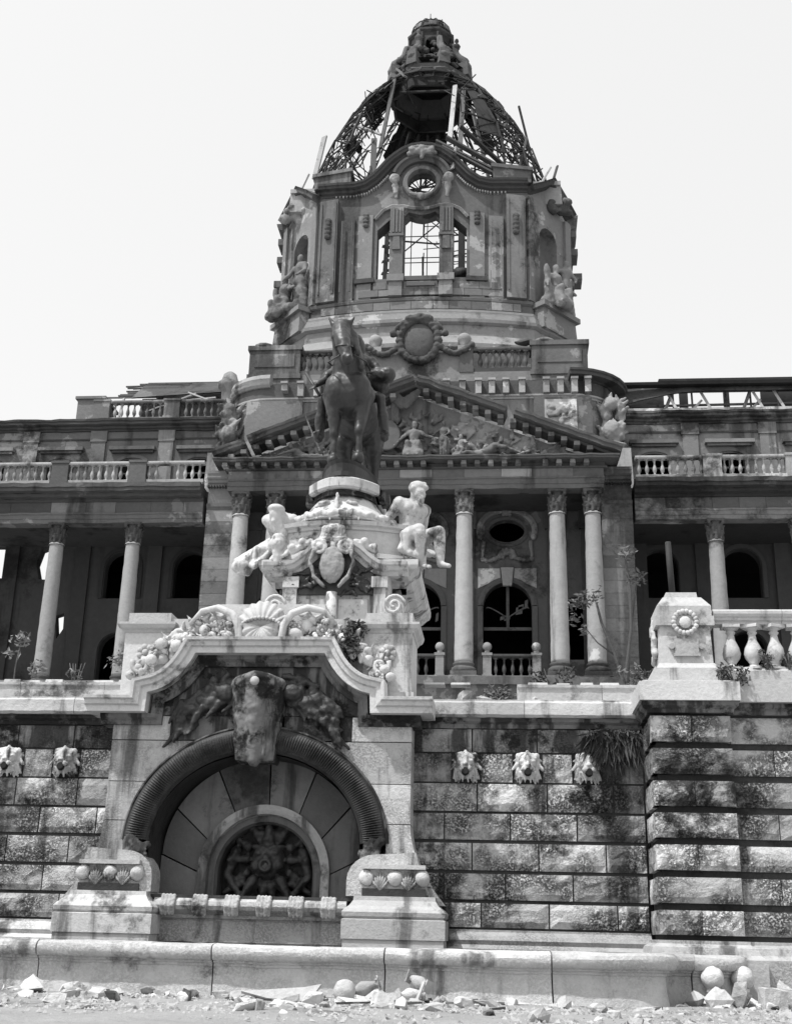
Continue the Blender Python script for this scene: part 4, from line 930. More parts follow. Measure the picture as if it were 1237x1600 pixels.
# pediment
ZP0, ZPA, HWX = 29.12, 34.45, 12.55
b = MB(); b.plate([(XP-11.6, ZP0), (XP+11.5, ZP0), (XP, ZPA-.75)], (), 70.15, 70.6); b.build('tympanum', 'palace_stone', po)
def rake(s, t0, t1, dz=0.0, m='palace_dark'):
    p0 = (XP+s*HWX, ZP0-.02); p1 = (XP, ZPA-.35); a = (p0[0]+(p1[0]-p0[0])*t0, p0[1]+(p1[1]-p0[1])*t0+dz); c = (p0[0]+(p1[0]-p0[0])*t1, p0[1]+(p1[1]-p0[1])*t1+dz)
    path = [a, c] if s < 0 else [c, a]
    path = [tuple(Vector(path[0])+(Vector(path[1])-Vector(path[0]))*k/24) for k in range(25)]
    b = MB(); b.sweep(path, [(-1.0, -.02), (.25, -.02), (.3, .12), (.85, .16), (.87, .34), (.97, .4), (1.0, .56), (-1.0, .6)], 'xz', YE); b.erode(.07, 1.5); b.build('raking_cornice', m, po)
rake(-1, 0, .16, 0); rake(-1, .175, .46, .05); rake(-1, .47, 1.0); rake(1, 0, .515); rake(1, .56, 1.0)
for s in (-1, 1):
    for k in range(15):
        t = .08+.062*k
        if rnd.random() < .12: continue
        b = MB(); x = XP+s*HWX*(1-t); z = ZP0+(ZPA-.35-ZP0)*t; b.box(x-.19, x+.19, YE-.6, YE+.5, z-.33, z-.06, .02, 0); b.build('modillion', 'palace_stone', po)
# pediment sculpture
def put_fig(nm, j, loc, s, rz=0, rx=0, ry=0, drape=None, m='palace_stone', parent=po, vox=.03):
    me = sculpt(human(j, False, drape, 1.1), vox, m, nm, 1); o = inst(nm, me, parent, loc, (rx, ry, rz), (s, s, s)); return o
seat = dict(pelvis=(0, 0, .48), chest=(0, -.02, .9), neck=(0, -.03, 1.05), head=(.02, -.06, 1.18), shl=(.2, 0, .96), shr=(-.2, 0, .96), ell=(.42, -.12, .78), elr=(-.4, -.1, .72), wrl=(.68, -.16, .7), wrr=(-.55, -.2, .5), hil=(.1, 0, .46), hir=(-.1, 0, .46), knl=(.17, -.4, .5), knr=(-.17, -.4, .5), anl=(.14, -.36, .08), anr=(-.14, -.36, .08))
skirt = [('c', (-.1, -.1, .5), (-.16, -.36, .1), .16, .17), ('c', (.1, -.1, .5), (.16, -.36, .1), .16, .17), ('c', (0, -.1, .48), (0, -.34, .1), .16, .16)]
put_fig('seated_figure', seat, (XP-.1, 69.75, 29.12), 2.05, 0, drape=skirt)
stand = dict(pelvis=(0, 0, .92), chest=(0, 0, 1.3), neck=(0, 0, 1.48), head=(.03, -.03, 1.6), shl=(.19, 0, 1.38), shr=(-.19, 0, 1.38), ell=(.3, -.1, 1.15), elr=(-.36, -.05, 1.2), wrl=(.2, -.25, 1.0), wrr=(-.5, -.15, 1.05), hil=(.1, 0, .9), hir=(-.1, 0, .9), knl=(.12, -.08, .5), knr=(-.1, .0, .5), anl=(.12, 0, .08), anr=(-.12, 0, .08))
put_fig('standing_figure', stand, (XP+1.75, 69.85, 29.3), 1.5, -.3, drape=[('c', (.05, .05, .9), (.1, .1, .3), .14, .16)])
put_fig('standing_figure', stand, (XP-1.35, 69.75, 31.6), 1.45, .2, drape=[('c', (.05, .05, .9), (.1, .1, .3), .14, .2)], m='palace_dark')
recl = dict(pelvis=(0, 0, .15), chest=(.36, .02, .38), neck=(.5, .02, .5), head=(.58, -.02, .62), shl=(.44, .12, .45), shr=(.40, -.14, .40), ell=(.62, .1, .2), elr=(.70, -.2, .32), wrl=(.85, .0, .08), wrr=(1.05, -.16, .2), hil=(-.04, .1, .14), hir=(-.04, -.1, .14), knl=(-.35, .05, .52), knr=(-.42, -.12, .2), anl=(-.55, .05, .12), anr=(-.85, -.1, .08), tol=(-.68, 0, .08), tor=(-1.0, -.1, .1))
put_fig('reclining_figure', recl, (XP+4.15, 69.55, 29.12), 2.1)
put_fig('reclining_figure', {k: (-v[0], v[1], v[2]) for k, v in recl.items()}, (XP-6.9, 69.55, 29.12), 1.7)
put_fig('reclining_figure', {k: (-v[0]*.9, v[1], v[2]*.8) for k, v in recl.items()}, (XP+7.6, 69.65, 29.12), 1.45)
put_fig('crouching_figure', seat, (XP+2.9, 69.75, 29.12), 1.35, -.8, drape=skirt)
put_fig('crouching_figure', seat, (XP-3.6, 69.7, 29.12), 1.5, .7, drape=skirt)
put_fig('crouching_figure', seat, (XP-5.3, 69.8, 29.12), 1.2, -.5, drape=skirt)
b = MB(); b.lathe([(.1, 0), (.75, .05), (.95, .12), (1.0, .22), (.9, .24)], 22); me = b.mesh('palace_dark'); inst('round_shield', me, po, (XP-1.85, 69.5, 30.75), (R(82), 0, .2), (.9, 1.15, 1))
q = random.Random(14); P = []
for k in range(320):
    x = q.uniform(-9.8, 9.8); zt = 29.2+max(.25, (1-abs(x)/11.5)*4.0); z = 29.2+(zt-29.2)*q.random()*.85; a = q.uniform(0, 6.28); L = q.uniform(.2, .6); P.append(('c', (x, -q.uniform(.0, .3), z), (x+L*math.cos(a), -q.uniform(.1, .6), z+L*.8*math.sin(a)), q.uniform(.10, .22), .07))
inst('trophy_relief', sculpt(P, .06, 'palace_stone', 'relief', 1), po, (XP, 70.15, 0))
# winged figure at the apex: wing feathers
P = []
for s, L in ((-1, 1.0), (1, 1.25)):
    for k in range(9): P.append(('c', (s*.15, 0, .1*k), (s*(.5+.22*k*L*.55), .05, .3+.27*k), .16, .06))
inst('wings', sculpt(P, .05, 'palace_dark', 'wings', 1), po, (XP-.75, 69.4, 32.7), (0, 0, 0), (1, 1, .78))
# wall behind the columns
YW = 74.0; holes = []; bays = (-5.9, 0, 5.9)
for c in bays: holes += [arch_hole(XP-.05+c*.97, 1.53, 15.6, 20.95, 14), arc(XP-.05+c*.97, 25.92, 1.2, .85, 0, 345, 23)]
for c in (-9.9, 9.9): holes.append(arch_hole(XP+c, .55, 17.5, 21, 8))
b = MB(); b.plate(rect(XP-13.4, XP+13.5, 15.0, 28.6), holes, YW, YW+.9); b.build('portico_wall', 'plaster', po)
for c in bays:
    xc = XP-.05+c*.97
    b = MB(); b.sweep(arc(xc, 20.95, 1.62, 1.62, 180, 0, 20), [(-.2, -.1), (.1, -.1), (.16, .05), (.1, .25), (-.2, .25)], 'xz', YW); 
    for s in (-1, 1): b.box(xc+s*1.72-.16, xc+s*1.72+.16, YW-.12, YW+.1, 15.5, 20.9)
    fr = b.build('door_surround', 'plaster', po)
    b = MB(); b.plate([(xc-.28, 22.2), (xc+.28, 22.2), (xc+.4, 23.4), (xc-.4, 23.4)], (), YW-.3, YW); b.build('keystone', 'palace_pale', fr)
    for s in (-1, 1):
        b = MB(); b.plate([(xc+s*.42, 22.75), (xc+s*1.85, 22.1), (xc+s*1.85, 23.4), (xc+s*.46, 23.4)][::s], (), YW-.06, YW+.05); b.build('spandrel', 'palace_pale', fr)
    b = MB(); b.sweep(arc(xc, 25.92, 1.32, .97, 0, 360, 36), [(-.2, -.1), (.08, -.1), (.14, .05), (.08, .2), (-.2, .2)], 'xz', YW); ov = b.build('oval_frame', 'plaster', po)
    b = MB(); b.sweep(arc(xc, 25.95, 1.75, 1.35, 200, -20, 26), [(-.1, -.15), (.16, -.15), (.22, .0), (.16, .22), (-.1, .22)], 'xz', YW); b.build('hood', 'palace_stone', ov)
    P = []
    for s in (-1, 1):
        P += [('e', (s*1.72, -.15, -.45), (.2, .15, .2)), ('c', (s*1.5, -.1, -.8), (s*1.6, -.1, -2.0), .16, .08)]
        for k in range(6): P.append(('e', (s*(1.55-.25*k), -.1, -1.9-.12*math.sin(k)), (.17, .14, .15)))
    for k in range(7): P.append(('c', (0, -.12, -1.55), (.5*math.cos(R(30*k)), -.2, -1.6+.35*math.sin(R(30*k))), .16, .09))
    P.append(('b', (-.3, .3, -.3, .1, 1.0, 1.75)))
    inst('carved_festoon', sculpt(P, .05, 'palace_stone', 'festoon', 1), ov, (xc, YW, 25.92))
    # iron window frame left in the arch
    b = MB()
    for dx in (-.02, .06): b.box(xc+dx-.05, xc+dx+.05, YW+.4, YW+.5, 19.5, 22.3)
    b.box(xc-1.5, xc+1.5, YW+.38, YW+.52, 19.45, 19.65)
    for s in (-1, 1): b.tube([(xc+s*.05, YW+.45, 20.3)]+[(xc+s*(.05+1.3*math.sin(R(t))), YW+.45, 20.3+.9*math.sin(R(t))*math.cos(R(t*.55))) for t in range(15, 91, 15)], .05, 5)
    for k in range(5): b.obox((xc+rnd.uniform(-1.3, 1.3), YW+.45, 19.8+rnd.uniform(0, 1.6)), (rnd.uniform(.08, .25), 0, .05), (0, .01, 0), (.02, 0, rnd.uniform(.1, .3)))
    b.build('window_frame', 'timber', fr)
for dx in (-8.73, -3.07, 3.07, 8.73, -10.88, 10.88):
    b = MB(); b.box(XP+dx-.5, XP+dx+.5, YW-.22, YW, 15.5, 26.0); b.box(XP+dx-.62, XP+dx+.62, YW-.32, YW, 26.0, 27.3); b.build('pilaster', 'plaster', po)
# dark rooms behind
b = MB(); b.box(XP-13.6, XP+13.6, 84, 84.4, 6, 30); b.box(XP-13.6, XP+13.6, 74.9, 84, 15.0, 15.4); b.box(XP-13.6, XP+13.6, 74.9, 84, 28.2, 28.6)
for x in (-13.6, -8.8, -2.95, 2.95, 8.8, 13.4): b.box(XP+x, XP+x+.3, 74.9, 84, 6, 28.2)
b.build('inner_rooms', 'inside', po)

# attic block above, with rounded corners, bracketed cornice
XA = -.75; YA = 73.2
def rounded(hw, yf, rad, yb, n=8):
    L = [(XA-hw+rad-rad*math.cos(R(90*i/n)), yf+rad-rad*math.sin(R(90*i/n))) for i in range(n+1)]
    return [(XA-hw, yb)]+L+[(2*XA-p[0], p[1]) for p in L[::-1]]+[(XA+hw, yb)]
b = MB(); b.sweep(rounded(13.2, YA, 3.2, 84), [(-.6, 0), (0, 0), (0, 6.48), (-.6, 6.48)], 'xy', 28.4); b.build('attic_wall', 'palace_stone', po)
b = MB(); b.sweep(rounded(13.2, YA, 3.2, 84), [(-.4, 0), (.05, 0), (.08, .1), (.2, .16), (.22, .26), (-.4, .28)], 'xy', 34.9); b.build('string_course', 'palace_pale', po)
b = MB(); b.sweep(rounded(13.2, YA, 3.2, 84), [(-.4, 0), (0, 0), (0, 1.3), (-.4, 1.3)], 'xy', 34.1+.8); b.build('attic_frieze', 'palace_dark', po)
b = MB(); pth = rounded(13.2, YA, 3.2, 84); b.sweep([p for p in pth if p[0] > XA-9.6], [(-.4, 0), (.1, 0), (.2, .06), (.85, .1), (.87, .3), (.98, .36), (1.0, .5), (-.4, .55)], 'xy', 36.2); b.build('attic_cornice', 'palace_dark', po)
b = MB(); b.sweep([p for p in pth if p[0] < XA-9.5], [(-.4, 0), (.15, 0), (.3, .15), (.35, .3), (.2, .38), (.3, .6), (.22, .9), (-.4, 1.1)], 'xy', 36.0); b.build('broken_cornice', 'palace_pale', po)
for x in (2.26, 3.32, 4.21, 5.14, 6.2, 7.79, 8.72, 9.64, 10.51, 1.2, -3.6, -4.7, -7.5, -8.6, -9.7):
    h = rnd.choice((1, 1, 1, .6)); b = MB(); b.box(x-.2, x+.2, YA-.55, YA, 36.18-1.05*h, 36.18, .0, 0); b.box(x-.24, x+.24, YA-.7, YA, 36.02, 36.18); b.build('bracket', 'palace_pale', po)
for s in (-1, 1):
    b = MB(); b.box(XA+s*9.6-1.9, XA+s*9.6+1.9, YA-.22, YA+.3, 28.6, 34.9); b.build('corner_panel', 'palace_stone', po)
b = MB(); b.box(XA+8.4, XA+10.5, YA-.32, YA-.2, 31.5, 34.7); b.box(XA+8.6, XA+10.3, YA-.40, YA-.3, 31.9, 34.3); b.build('cartouche_panel', 'palace_pale', po)
P = []; q = random.Random(31)
for k in range(26): P.append(('e', (q.uniform(-.9, .9), -.1, q.uniform(-.9, 1.2)), (q.uniform(.12, .35), .15, q.uniform(.12, .3))))
inst('cartouche', sculpt(P, .06, 'palace_pale', 'cartouche', 1), po, (XA+9.4, YA-.4, 33.0))
# trophies of arms at the corners
for s in (-1, 1):
    P = []; q = random.Random(40+s)
    for k in range(40): a = R(q.uniform(30, 150)); x = q.uniform(-.7, .7); z = q.uniform(-1.9, 1.4); P.append(('c', (x, q.uniform(-.3, .3), z), (x+.7*math.cos(a), q.uniform(-.5, .3), z+.8*math.sin(a)), q.uniform(.1, .3), .08))
    P += [('e', (0, -.3, -.6), (.6, .4, .7)), ('e', (0, -.2, 1.3), (.45, .4, .5)), ('e', (0, -.2, -1.7), (1.0, .5, .3))]
    inst('arms_trophy', sculpt(P, .07, 'palace_pale' if s > 0 else 'palace_stone', 'trophy', 1), po, (XA+s*12.75, YA+.35, 33.2))
    b = MB(); b.box(XA+s*13.0-.95, XA+s*13.0+.95, YA-.6, YA+1.5, 28.3, 31.1, .1, .1); b.build('trophy_plinth', 'palace_pale', po)
b = MB(); b.lathe([(.75, 0), (.6, .3), (.5, .6), (.55, 2.0), (.8, 2.3), (.85, 2.6), (.6, 2.8), (.45, 3.3), (.2, 3.5)], 12, (XA-13.4, YA+2.2, 34.8)); b.build('chimney_urn', 'palace_pale', po)
# attic roof slab and parapet
b = MB(); b.box(XA-12.6, XA+12.6, YA+.9, 84, 36.3, 36.7); b.build('attic_roof', 'palace_dark', po)
YQ = 75.0
for (a, c) in ((-12.7, -9.1), (6.9, 10.7)):
    b = MB(); b.box(a, c, YQ-.3, YQ+1.6, 36.6, 39.6); b.box(a-.12, c+.12, YQ-.42, YQ+1.6, 39.6, 39.95); b.box(a+.4, c-.4, YQ-.36, YQ, 38.3, 39.3); b.box(a-.1, c+.1, YQ-.4, YQ+1.6, 37.4, 37.75); b.build('parapet_block', 'palace_stone', po)
    b = MB(); b.lathe([(.8, 0), (.7, .25), (.3, .4), (.05, .45)], 10, ((a+.9), YQ+.3, 39.95)); b.build('finial', 'palace_stone', po)
inst('broken_ornament', chunk_mesh(77, 'palace_dark', .5), po, (6.6, YQ, 39.85), (0, 0, 0), (.95, .5, .6))
balustrade(po, 2.3, 6.9, YQ, 37.7, 39.6, [(2.0, 2.9)], 'palace_dark', .44, .95)
balustrade(po, -9.1, -4.6, YQ, 37.7, 39.6, [(-5.2, -4.3)], 'palace_dark', .44, .95)
b = MB(); b.box(-9.1, 6.9, YQ-.25, YQ+.4, 36.6, 37.7); b.box(-4.6, 2.9, YQ-.1, YQ+.4, 37.7, 39.3); b.build('parapet_wall', 'palace_stone', po)
for x in (-3.9, 2.3):
    b = MB(); b.box(x-.45, x+.45, YQ-.4, YQ+.4, 39.3, 39.7); b.lathe([(.3, 0), (.22, .15), (.45, .45), (.48, .7), (.35, .95), (.1, 1.1)], 12, (x, YQ, 39.7)); b.build('urn', 'palace_pale', po)
# coat-of-arms cartouche
P = []
for k in range(22):
    a = 2*PI*k/22; P.append(('e', (1.55*math.cos(a), -.15, 1.75*math.sin(a)), (.35, .3, .35)))
for s in (-1, 1):
    for k in range(8): P.append(('e', (s*(1.8+.35*k), -.1, -.6-.5*math.sin(k*.5)), (.3, .25, .25)))
    P += [('c', (s*1.3, -.2, 1.5), (s*2.0, -.2, .9), .25, .15), ('e', (s*2.1, -.2, .6), (.3, .3, .3))]
P += [('c', (-.8, -.2, 1.85), (.8, -.2, 1.85), .35, .35), ('e', (0, -.2, 2.0), (.5, .4, .3))]
ca = inst('coat_of_arms', sculpt(P, .07, 'palace_dark', 'arms', 1), po, (-.83, YQ-.25, 40.1), (0, 0, 0), (.86, 1, .9))
b = MB(); b.lathe([(1.4, 0), (1.3, .14), (.7, .28), (.1, .32)], 24); local_inst('shield', b.mesh('palace_stone'), ca, (0, -.05, 0), (R(90), 0, 0), (.95, 1.1, 1))

# ------------------------------------------------------------------ wings
HOLES_L = [[(-30.5, 23.5), (-28.6, 23.4), (-28.7, 25.0), (-29.3, 25.9), (-30.4, 25.8)], [(-26.45, 23.35), (-25.5, 23.3), (-25.6, 25.8), (-26.5, 25.4), (-26.75, 24.4)], [(-24.75, 19.2), (-24.35, 19.9), (-24.4, 21.0), (-25.0, 20.8)], [(-30.0, 18.0), (-28.45, 18.3), (-28.4, 20.8), (-30.0, 20.9)]]
def wing(s, label):
    t = thing('palace_wing', label, 'building', (s*22, 74, 6)); X = lambda d: (XP+s*d)      # d: distance from the centre line
    def bx(b, d0, d1, *a, **k):
        x0, x1 = sorted((X(d0), X(d1))); b.box(x0, x1, *a, **k)
    E_ = 40 if s < 0 else 36
    b = MB(); bx(b, 13.4, E_, 70.2, 75.9, 6, 15.0); b.build('ground_storey', 'palace_stone', t)
    b = MB(); bx(b, 13.4, E_, 70.3, 75.9, 15.0, 15.3); b.build('loggia_floor', 'palace_stone', t)
    cols = [17.95, 22.92, 27.9, 32.9] if s < 0 else [18.3, 23.3, 28.3, 33.3]
    for d in cols: column(t, X(d), 71.0, 15.1, SH2, CA2, BA2, 8.55)
    x0, x1 = sorted((X(13.5), X(E_)))
    b = MB(); b.mould(x0, x1, 70.6, 25.5, [(-.9, 0), (0, 0), (0, .25), (.05, .27), (.05, .52), (.12, .56), (.14, .66), (-.9, .66)], 70); b.erode(.06, 1.3); b.build('architrave', 'palace_stone', t)
    xa = x0
    while xa < x1-.1:
        xb = min(xa+rnd.uniform(1.5, 2.8), x1); b = MB(); b.box(xa+.01, max(xa+.1, xb-.01), 70.6-rnd.uniform(0, .02), 71.5, 26.165, 26.9); b.build('frieze_stone', 'palace_dark' if rnd.random() < .55 else 'palace_stone', t); xa = xb
    b = MB(); b.box(x0, x1, 70.45, 71.5, 26.92, 27.1); b.box(x0, x1, 70.0, 71.6, 27.1, 27.32, n=70); b.box(x0, x1, 69.55, 75.5, 27.32, 27.55, n=70); b.box(x0, x1, 69.45, 75.5, 27.55, 27.83, n=70); b.erode(.07, 1.4); b.build('cornice', 'palace_dark', t)
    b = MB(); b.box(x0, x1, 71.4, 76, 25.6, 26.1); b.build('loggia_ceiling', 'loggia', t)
    posts = [tuple(sorted((X(d-.55), X(d+.55)))) for d in ([17.82, 22.95, 28.1, 33.2] if s < 0 else [18.25, 23.2, 28.3])]
    balustrade(t, x0+.1, x1, 70.3, 28.0, 29.5, posts, 'palace_pale', .47, .88, miss=[(-16.9, -16.0)] if s < 0 else [], postm='palace_dark' if s < 0 else 'palace_pale')
    b = MB(); b.box(x0, x1, 70.0, 70.6, 27.852, 28.0); b.build('balustrade_kerb', 'palace_stone', t)
    # loggia back wall with openings
    if s < 0: holes = [arch_hole(-20.75, 1.15, 22.0, 24.1, 10), arch_hole(-16.0, 1.15, 22.0, 24.1, 10), arch_hole(-20.6, 1.2, 15.6, 18.4, 10), arch_hole(-16, 1.2, 15.6, 18.4, 10)]+HOLES_L
    else: holes = [arch_hole(15.0, 1.15, 22.0, 24.1, 10), arch_hole(20.2, 1.2, 22.0, 24.1, 10), arch_hole(15.0, 1.2, 15.6, 18.6, 10), arch_hole(20.2, 1.2, 15.6, 18.6, 10)]
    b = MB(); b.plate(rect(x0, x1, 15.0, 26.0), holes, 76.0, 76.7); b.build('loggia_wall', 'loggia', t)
    for h in holes[:4]:
        b = MB(); xs = [p[0] for p in h]; zs = [p[1] for p in h]; c = (min(xs)+max(xs))/2; hw = (max(xs)-min(xs))/2+.15; zq = h[2][1]
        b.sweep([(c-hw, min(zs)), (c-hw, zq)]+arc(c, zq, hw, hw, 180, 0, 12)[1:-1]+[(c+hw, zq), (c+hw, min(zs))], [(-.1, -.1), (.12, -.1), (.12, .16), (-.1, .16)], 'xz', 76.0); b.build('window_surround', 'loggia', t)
    for d in cols+[14.2]:
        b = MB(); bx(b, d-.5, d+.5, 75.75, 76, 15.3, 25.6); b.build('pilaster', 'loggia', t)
    b = MB()
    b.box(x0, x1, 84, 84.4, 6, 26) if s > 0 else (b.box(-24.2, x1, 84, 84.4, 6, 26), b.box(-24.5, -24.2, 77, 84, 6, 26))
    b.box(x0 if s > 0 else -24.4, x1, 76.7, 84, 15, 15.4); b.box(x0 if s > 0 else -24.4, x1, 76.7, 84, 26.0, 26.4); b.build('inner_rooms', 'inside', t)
    # upper storey set back
    YU = 75.0; hs = []; wc = [15.2, 19.9, 24.95, 29.9] if s < 0 else [15.4, 20.3, 25.3, 30.3]
    for d in wc: c = X(d); hs.append(arch_hole(c, .95, 28.2, 31.2, 8, .45))
    b = MB(); b.plate(rect(x0, x1, 27.6, 33.7), hs, YU, YU+.6); b.build('upper_wall', 'palace_stone', t)
    for d in wc:
        c = X(d); b = MB(); b.sweep(arc(c, 31.22, 1.1, .58, 180, 0, 12), [(-.1, -.08), (.1, -.08), (.1, .14), (-.1, .14)], 'xz', YU); hd = b.build('window_arch', 'palace_stone', t)
        b = MB(); b.box(c-1.6, c+1.6, YU-.45, YU, 32.2, 32.45, 0, 0); b.box(c-1.45, c+1.45, YU-.25, YU, 32.05, 32.2); b.build('window_hood', 'palace_stone', hd)
        b = MB(); b.box(c-.05, c+.05, YU+.2, YU+.3, 28.2, 31.6); b.box(c-.95, c+.95, YU+.2, YU+.3, 30.6, 30.7); b.build('window_bar', 'timber', hd)
    for d in ([17.6, 22.4, 27.2, 32] if s < 0 else [17.8, 22.8, 27.8]):
        c = X(d); b = MB(); b.box(c-.5, c+.5, YU-.14, YU, 27.8, 33.7); b.box(c-.58, c+.58, YU-.2, YU, 32.9, 33.7); b.build('pilaster', 'palace_stone', t)
    b = MB(); b.mould(x0, x1, YU, 33.05, [(-.1, 0), (.06, 0), (.1, .1), (-.1, .12)]); b.mould(x0, x1, YU, 33.7, corn(.7, .75, .6), 80); b.erode(.07, 1.2); b.build('upper_cornice', 'palace_dark', t)
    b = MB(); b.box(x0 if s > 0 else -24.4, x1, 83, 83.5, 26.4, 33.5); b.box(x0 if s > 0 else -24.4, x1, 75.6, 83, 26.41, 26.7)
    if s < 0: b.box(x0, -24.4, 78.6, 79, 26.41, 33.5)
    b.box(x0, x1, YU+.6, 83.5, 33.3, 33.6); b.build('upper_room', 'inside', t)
    return t
wl_ = wing(-1, 'left palace wing with loggia columns and roofless upper storey')
wr_ = wing(1, 'right palace wing with loggia columns and collapsed roof trusses')
# left wing roof remains
b = MB(); b.box(-24.9, -23.0, 75.2, 78, 34.45, 36.3); b.box(-25.05, -22.85, 75.05, 78, 36.3, 36.5); b.build('chimney_block', 'palace_stone', wl_)
balustrade(wl_, -23.2, -14.2, 75.0, 34.45, 36.0, [(-23.5, -22.4), (-18.5, -17.4)], 'palace_stone', .46, .9)
b = MB(); b.add([(-21.5, 76.5, 37.0), (-13.8, 76.5, 37.4), (-13.8, 79, 39.3), (-21.3, 79, 39.3)], [(0, 1, 2, 3)]); b.add([(-21.5, 76.5, 36.9), (-21.3, 79, 39.15), (-13.8, 79, 39.15), (-13.8, 76.5, 37.3)], [(0, 1, 2, 3)])
b.box(-21.2, -13.8, 79, 82, 39.1, 39.35); b.build('roof_sheet', 'palace_dark', wl_)
for k in range(9):
    b = MB(); z = 37.2+.24*k; xx = -22.0+.08*k; b.beam((xx-rnd.uniform(.3, 1.6), 77+.22*k, z+rnd.uniform(-.1, .1)), (xx+3.5, 77+.22*k, z+.02), .12, .09); b.build('roof_batten', 'timber', wl_)
for k, (p, q_) in enumerate((((-20.5, 75.4, 35.9), (-15.2, 75.9, 36.6)), ((-20.2, 76.0, 35.6), (-16.6, 75.8, 36.9)), ((-17, 75.2, 36.7), (-14.4, 75.1, 35.6)), ((-22.2, 76, 34.6), (-22.0, 76.4, 36.9)))):
    b = MB(); b.beam(p, q_, .18, .1); b.build('fallen_plank', 'pale_timber', wl_)
# right wing: broken mansard roof with trusses open to the sky
b = MB(); n = 16
pr_ = lambda x: 36.75+.55*min(1, (x-12.5)/5.0)
vs = []
for i in range(n+1):
    x = 12.6+(36-12.6)*i/n; lo = 35.25+1.15*min(1, max(0, (x-13)/4.5))**.6; vs += [(x, 75.6, lo), (x, 76.1, pr_(x)-.05), (x, 79.5, pr_(x)+.75), (x, 75.75, lo)]
b.add(vs, [(i*4+k, i*4+4+k, i*4+5+k, i*4+1+k) for i in range(n) for k in (0, 1)]); b.add([v for v in vs], [(i*4+1, i*4+3, i*4+7, i*4+5) for i in range(n)])
b.build('roof_shell', 'palace_dark', wr_)
b = MB(); b.sweep([(12.6, 75.7), (36, 75.7)], [(-.2, 0), (.35, .02), (.4, .2), (-.2, .25)], 'xy', 36.78); b.sweep([(15.5, 75.9), (36, 75.9)], [(-.2, 0), (.3, .02), (.3, .22), (-.2, .25)], 'xy', 37.12); b.build('roof_edge', 'copper', wr_)
for i in range(9):
    x = 15.4+1.75*i+rnd.uniform(-.3, .3); b = MB(); b.beam((x, 75.7, 34.5), (x-.95*(1 if i % 3 else -1), 76.2, 36.9), .17, .17); b.build('truss_strut', 'pale_timber' if i % 3 else 'timber', wr_)
    b = MB(); b.beam((x+.9, 76.4, 34.5), (x+.9, 76.6, 37.1), .12, .12); b.build('truss_post', 'timber', wr_)
    if i % 2: b = MB(); b.beam((x+.3, 75.9, 34.6), (x+1.5, 76.3, 36.0), .15, .15); b.build('truss_strut', 'pale_timber', wr_)
for z, y in ((35.15, 75.9), (35.9, 76.5)):
    b = MB(); b.beam((13.2, y, z-.2), (36, y, z), .12, .14); b.build('purlin', 'timber', wr_)
b = MB(); b.box(12.8, 36, 74.9, 76, 34.46, 34.85); b.build('broken_parapet', 'palace_pale', wr_)
for (a, c, zt) in ((13, 16.4, 39), (17.5, 18.1, 39), (20.6, 21.0, 39), (23.2, 26, 39), (28, 36, 39)):      # what is left of the rear roof slope
    b = MB(); b.box(a, c, 80, 80.2, 34.5, zt); b.build('rear_roof_board', 'copper', wr_)
b = MB(); b.box(16.4, 28, 80.05, 80.15, 34.5, 36.75); b.build('rear_roof_board', 'copper', wr_)
b = MB(); b.box(-21.0, -13.8, 77.4, 77.6, 34.0, 37.3); b.build('rear_wall', 'palace_dark', wl_)
# ------------------------------------------------------------------ dome: drum
XD, YD = -1.1, 89.0
dm = thing('palace_dome', 'ruined palace dome with stone drum and bare twisted steel ribs', 'dome', (XD, YD, 36))
bend = lambda p: Vector((p.x, p.y+.016*(p.x-XD)**2, p.z))
# top outline of the front wall: flat over the piers, swooping up to the round gable
half = [(-8.1, 54.9), (-6.6, 54.75), (-5.2, 54.6), (-4.2, 54.75), (-3.3, 55.35), (-2.7, 56.0), (-2.2, 56.6), (-1.75, 57.0), (-1.2, 57.4), (-.6, 57.65), (0, 57.72)]
topc = [(XD+x, z) for x, z in half]+[(XD-x, z) for x, z in half[-2::-1]]
zb, ztop = 42.0, None
outer = [(XD-8.1+16.2*i/16, zb) for i in range(17)]+topc[::-1]
holes = []
cw_ = [(-1.33, 47.1), (1.33, 47.1), (1.33, 52.4), (1.0, 52.75), (.5, 52.55), (0, 52.45), (-.5, 52.55), (-1.0, 52.75), (-1.33, 52.4)]
holes.append([(XD+.05+x, z) for x, z in cw_])
for s in (-1, 1): holes.append([(XD+.05+s*x, z) for x, z in ((2.38, 47.1), (3.36, 47.1), (3.36, 51.3), (2.38, 52.2))][::s])
holes.append(arc(XD, 55.3, 1.2, 1.22, 0, 345, 23))
for (x, z, r_) in ((-3.95, 49.4, .2), (-4.45, 48.2, .28), (-5.9, 48.2, .2), (-5.15, 45.4, .36)): holes.append([(XD-.05+x+r_*(1+.3*noise.noise(Vector((k, x, 0))))*math.cos(R(k*45)), z+r_*(1+.3*noise.noise(Vector((k, z, 3))))*math.sin(R(k*45))) for k in range(8)])
b = MB(); b.warp = bend; b.plate(outer, holes, 78.0, 79.3, 1.0); dw = b.build('drum_front', 'palace_stone', dm)
b = MB(); b.warp = bend
path = topc
b.sweep(path, [(-1.2, -.1), (.06, -.1), (.1, .05), (.3, .12), (.34, .3), (.62, .36), (.64, .52), (.74, .58), (.78, .74), (-1.2, .8)], 'xz', 78.0); b.build('swept_cornice', 'palace_dark', dm)
b = MB(); b.warp = bend      # egg-and-dart beads under the cornice
for i in range(1, len(topc)-1):
    for k in range(5):
        a, c = Vector(topc[i]), Vector(topc[i+1]); p = a+(c-a)*k/5
        if 2.6 < abs(p.x-XD) < 6.6: b.box(p.x-.055, p.x+.055, 77.75, 78.0, p.y-.27, p.y-.12)
kind(b.build('cornice_beads', 'palace_pale', dm), 'stuff')
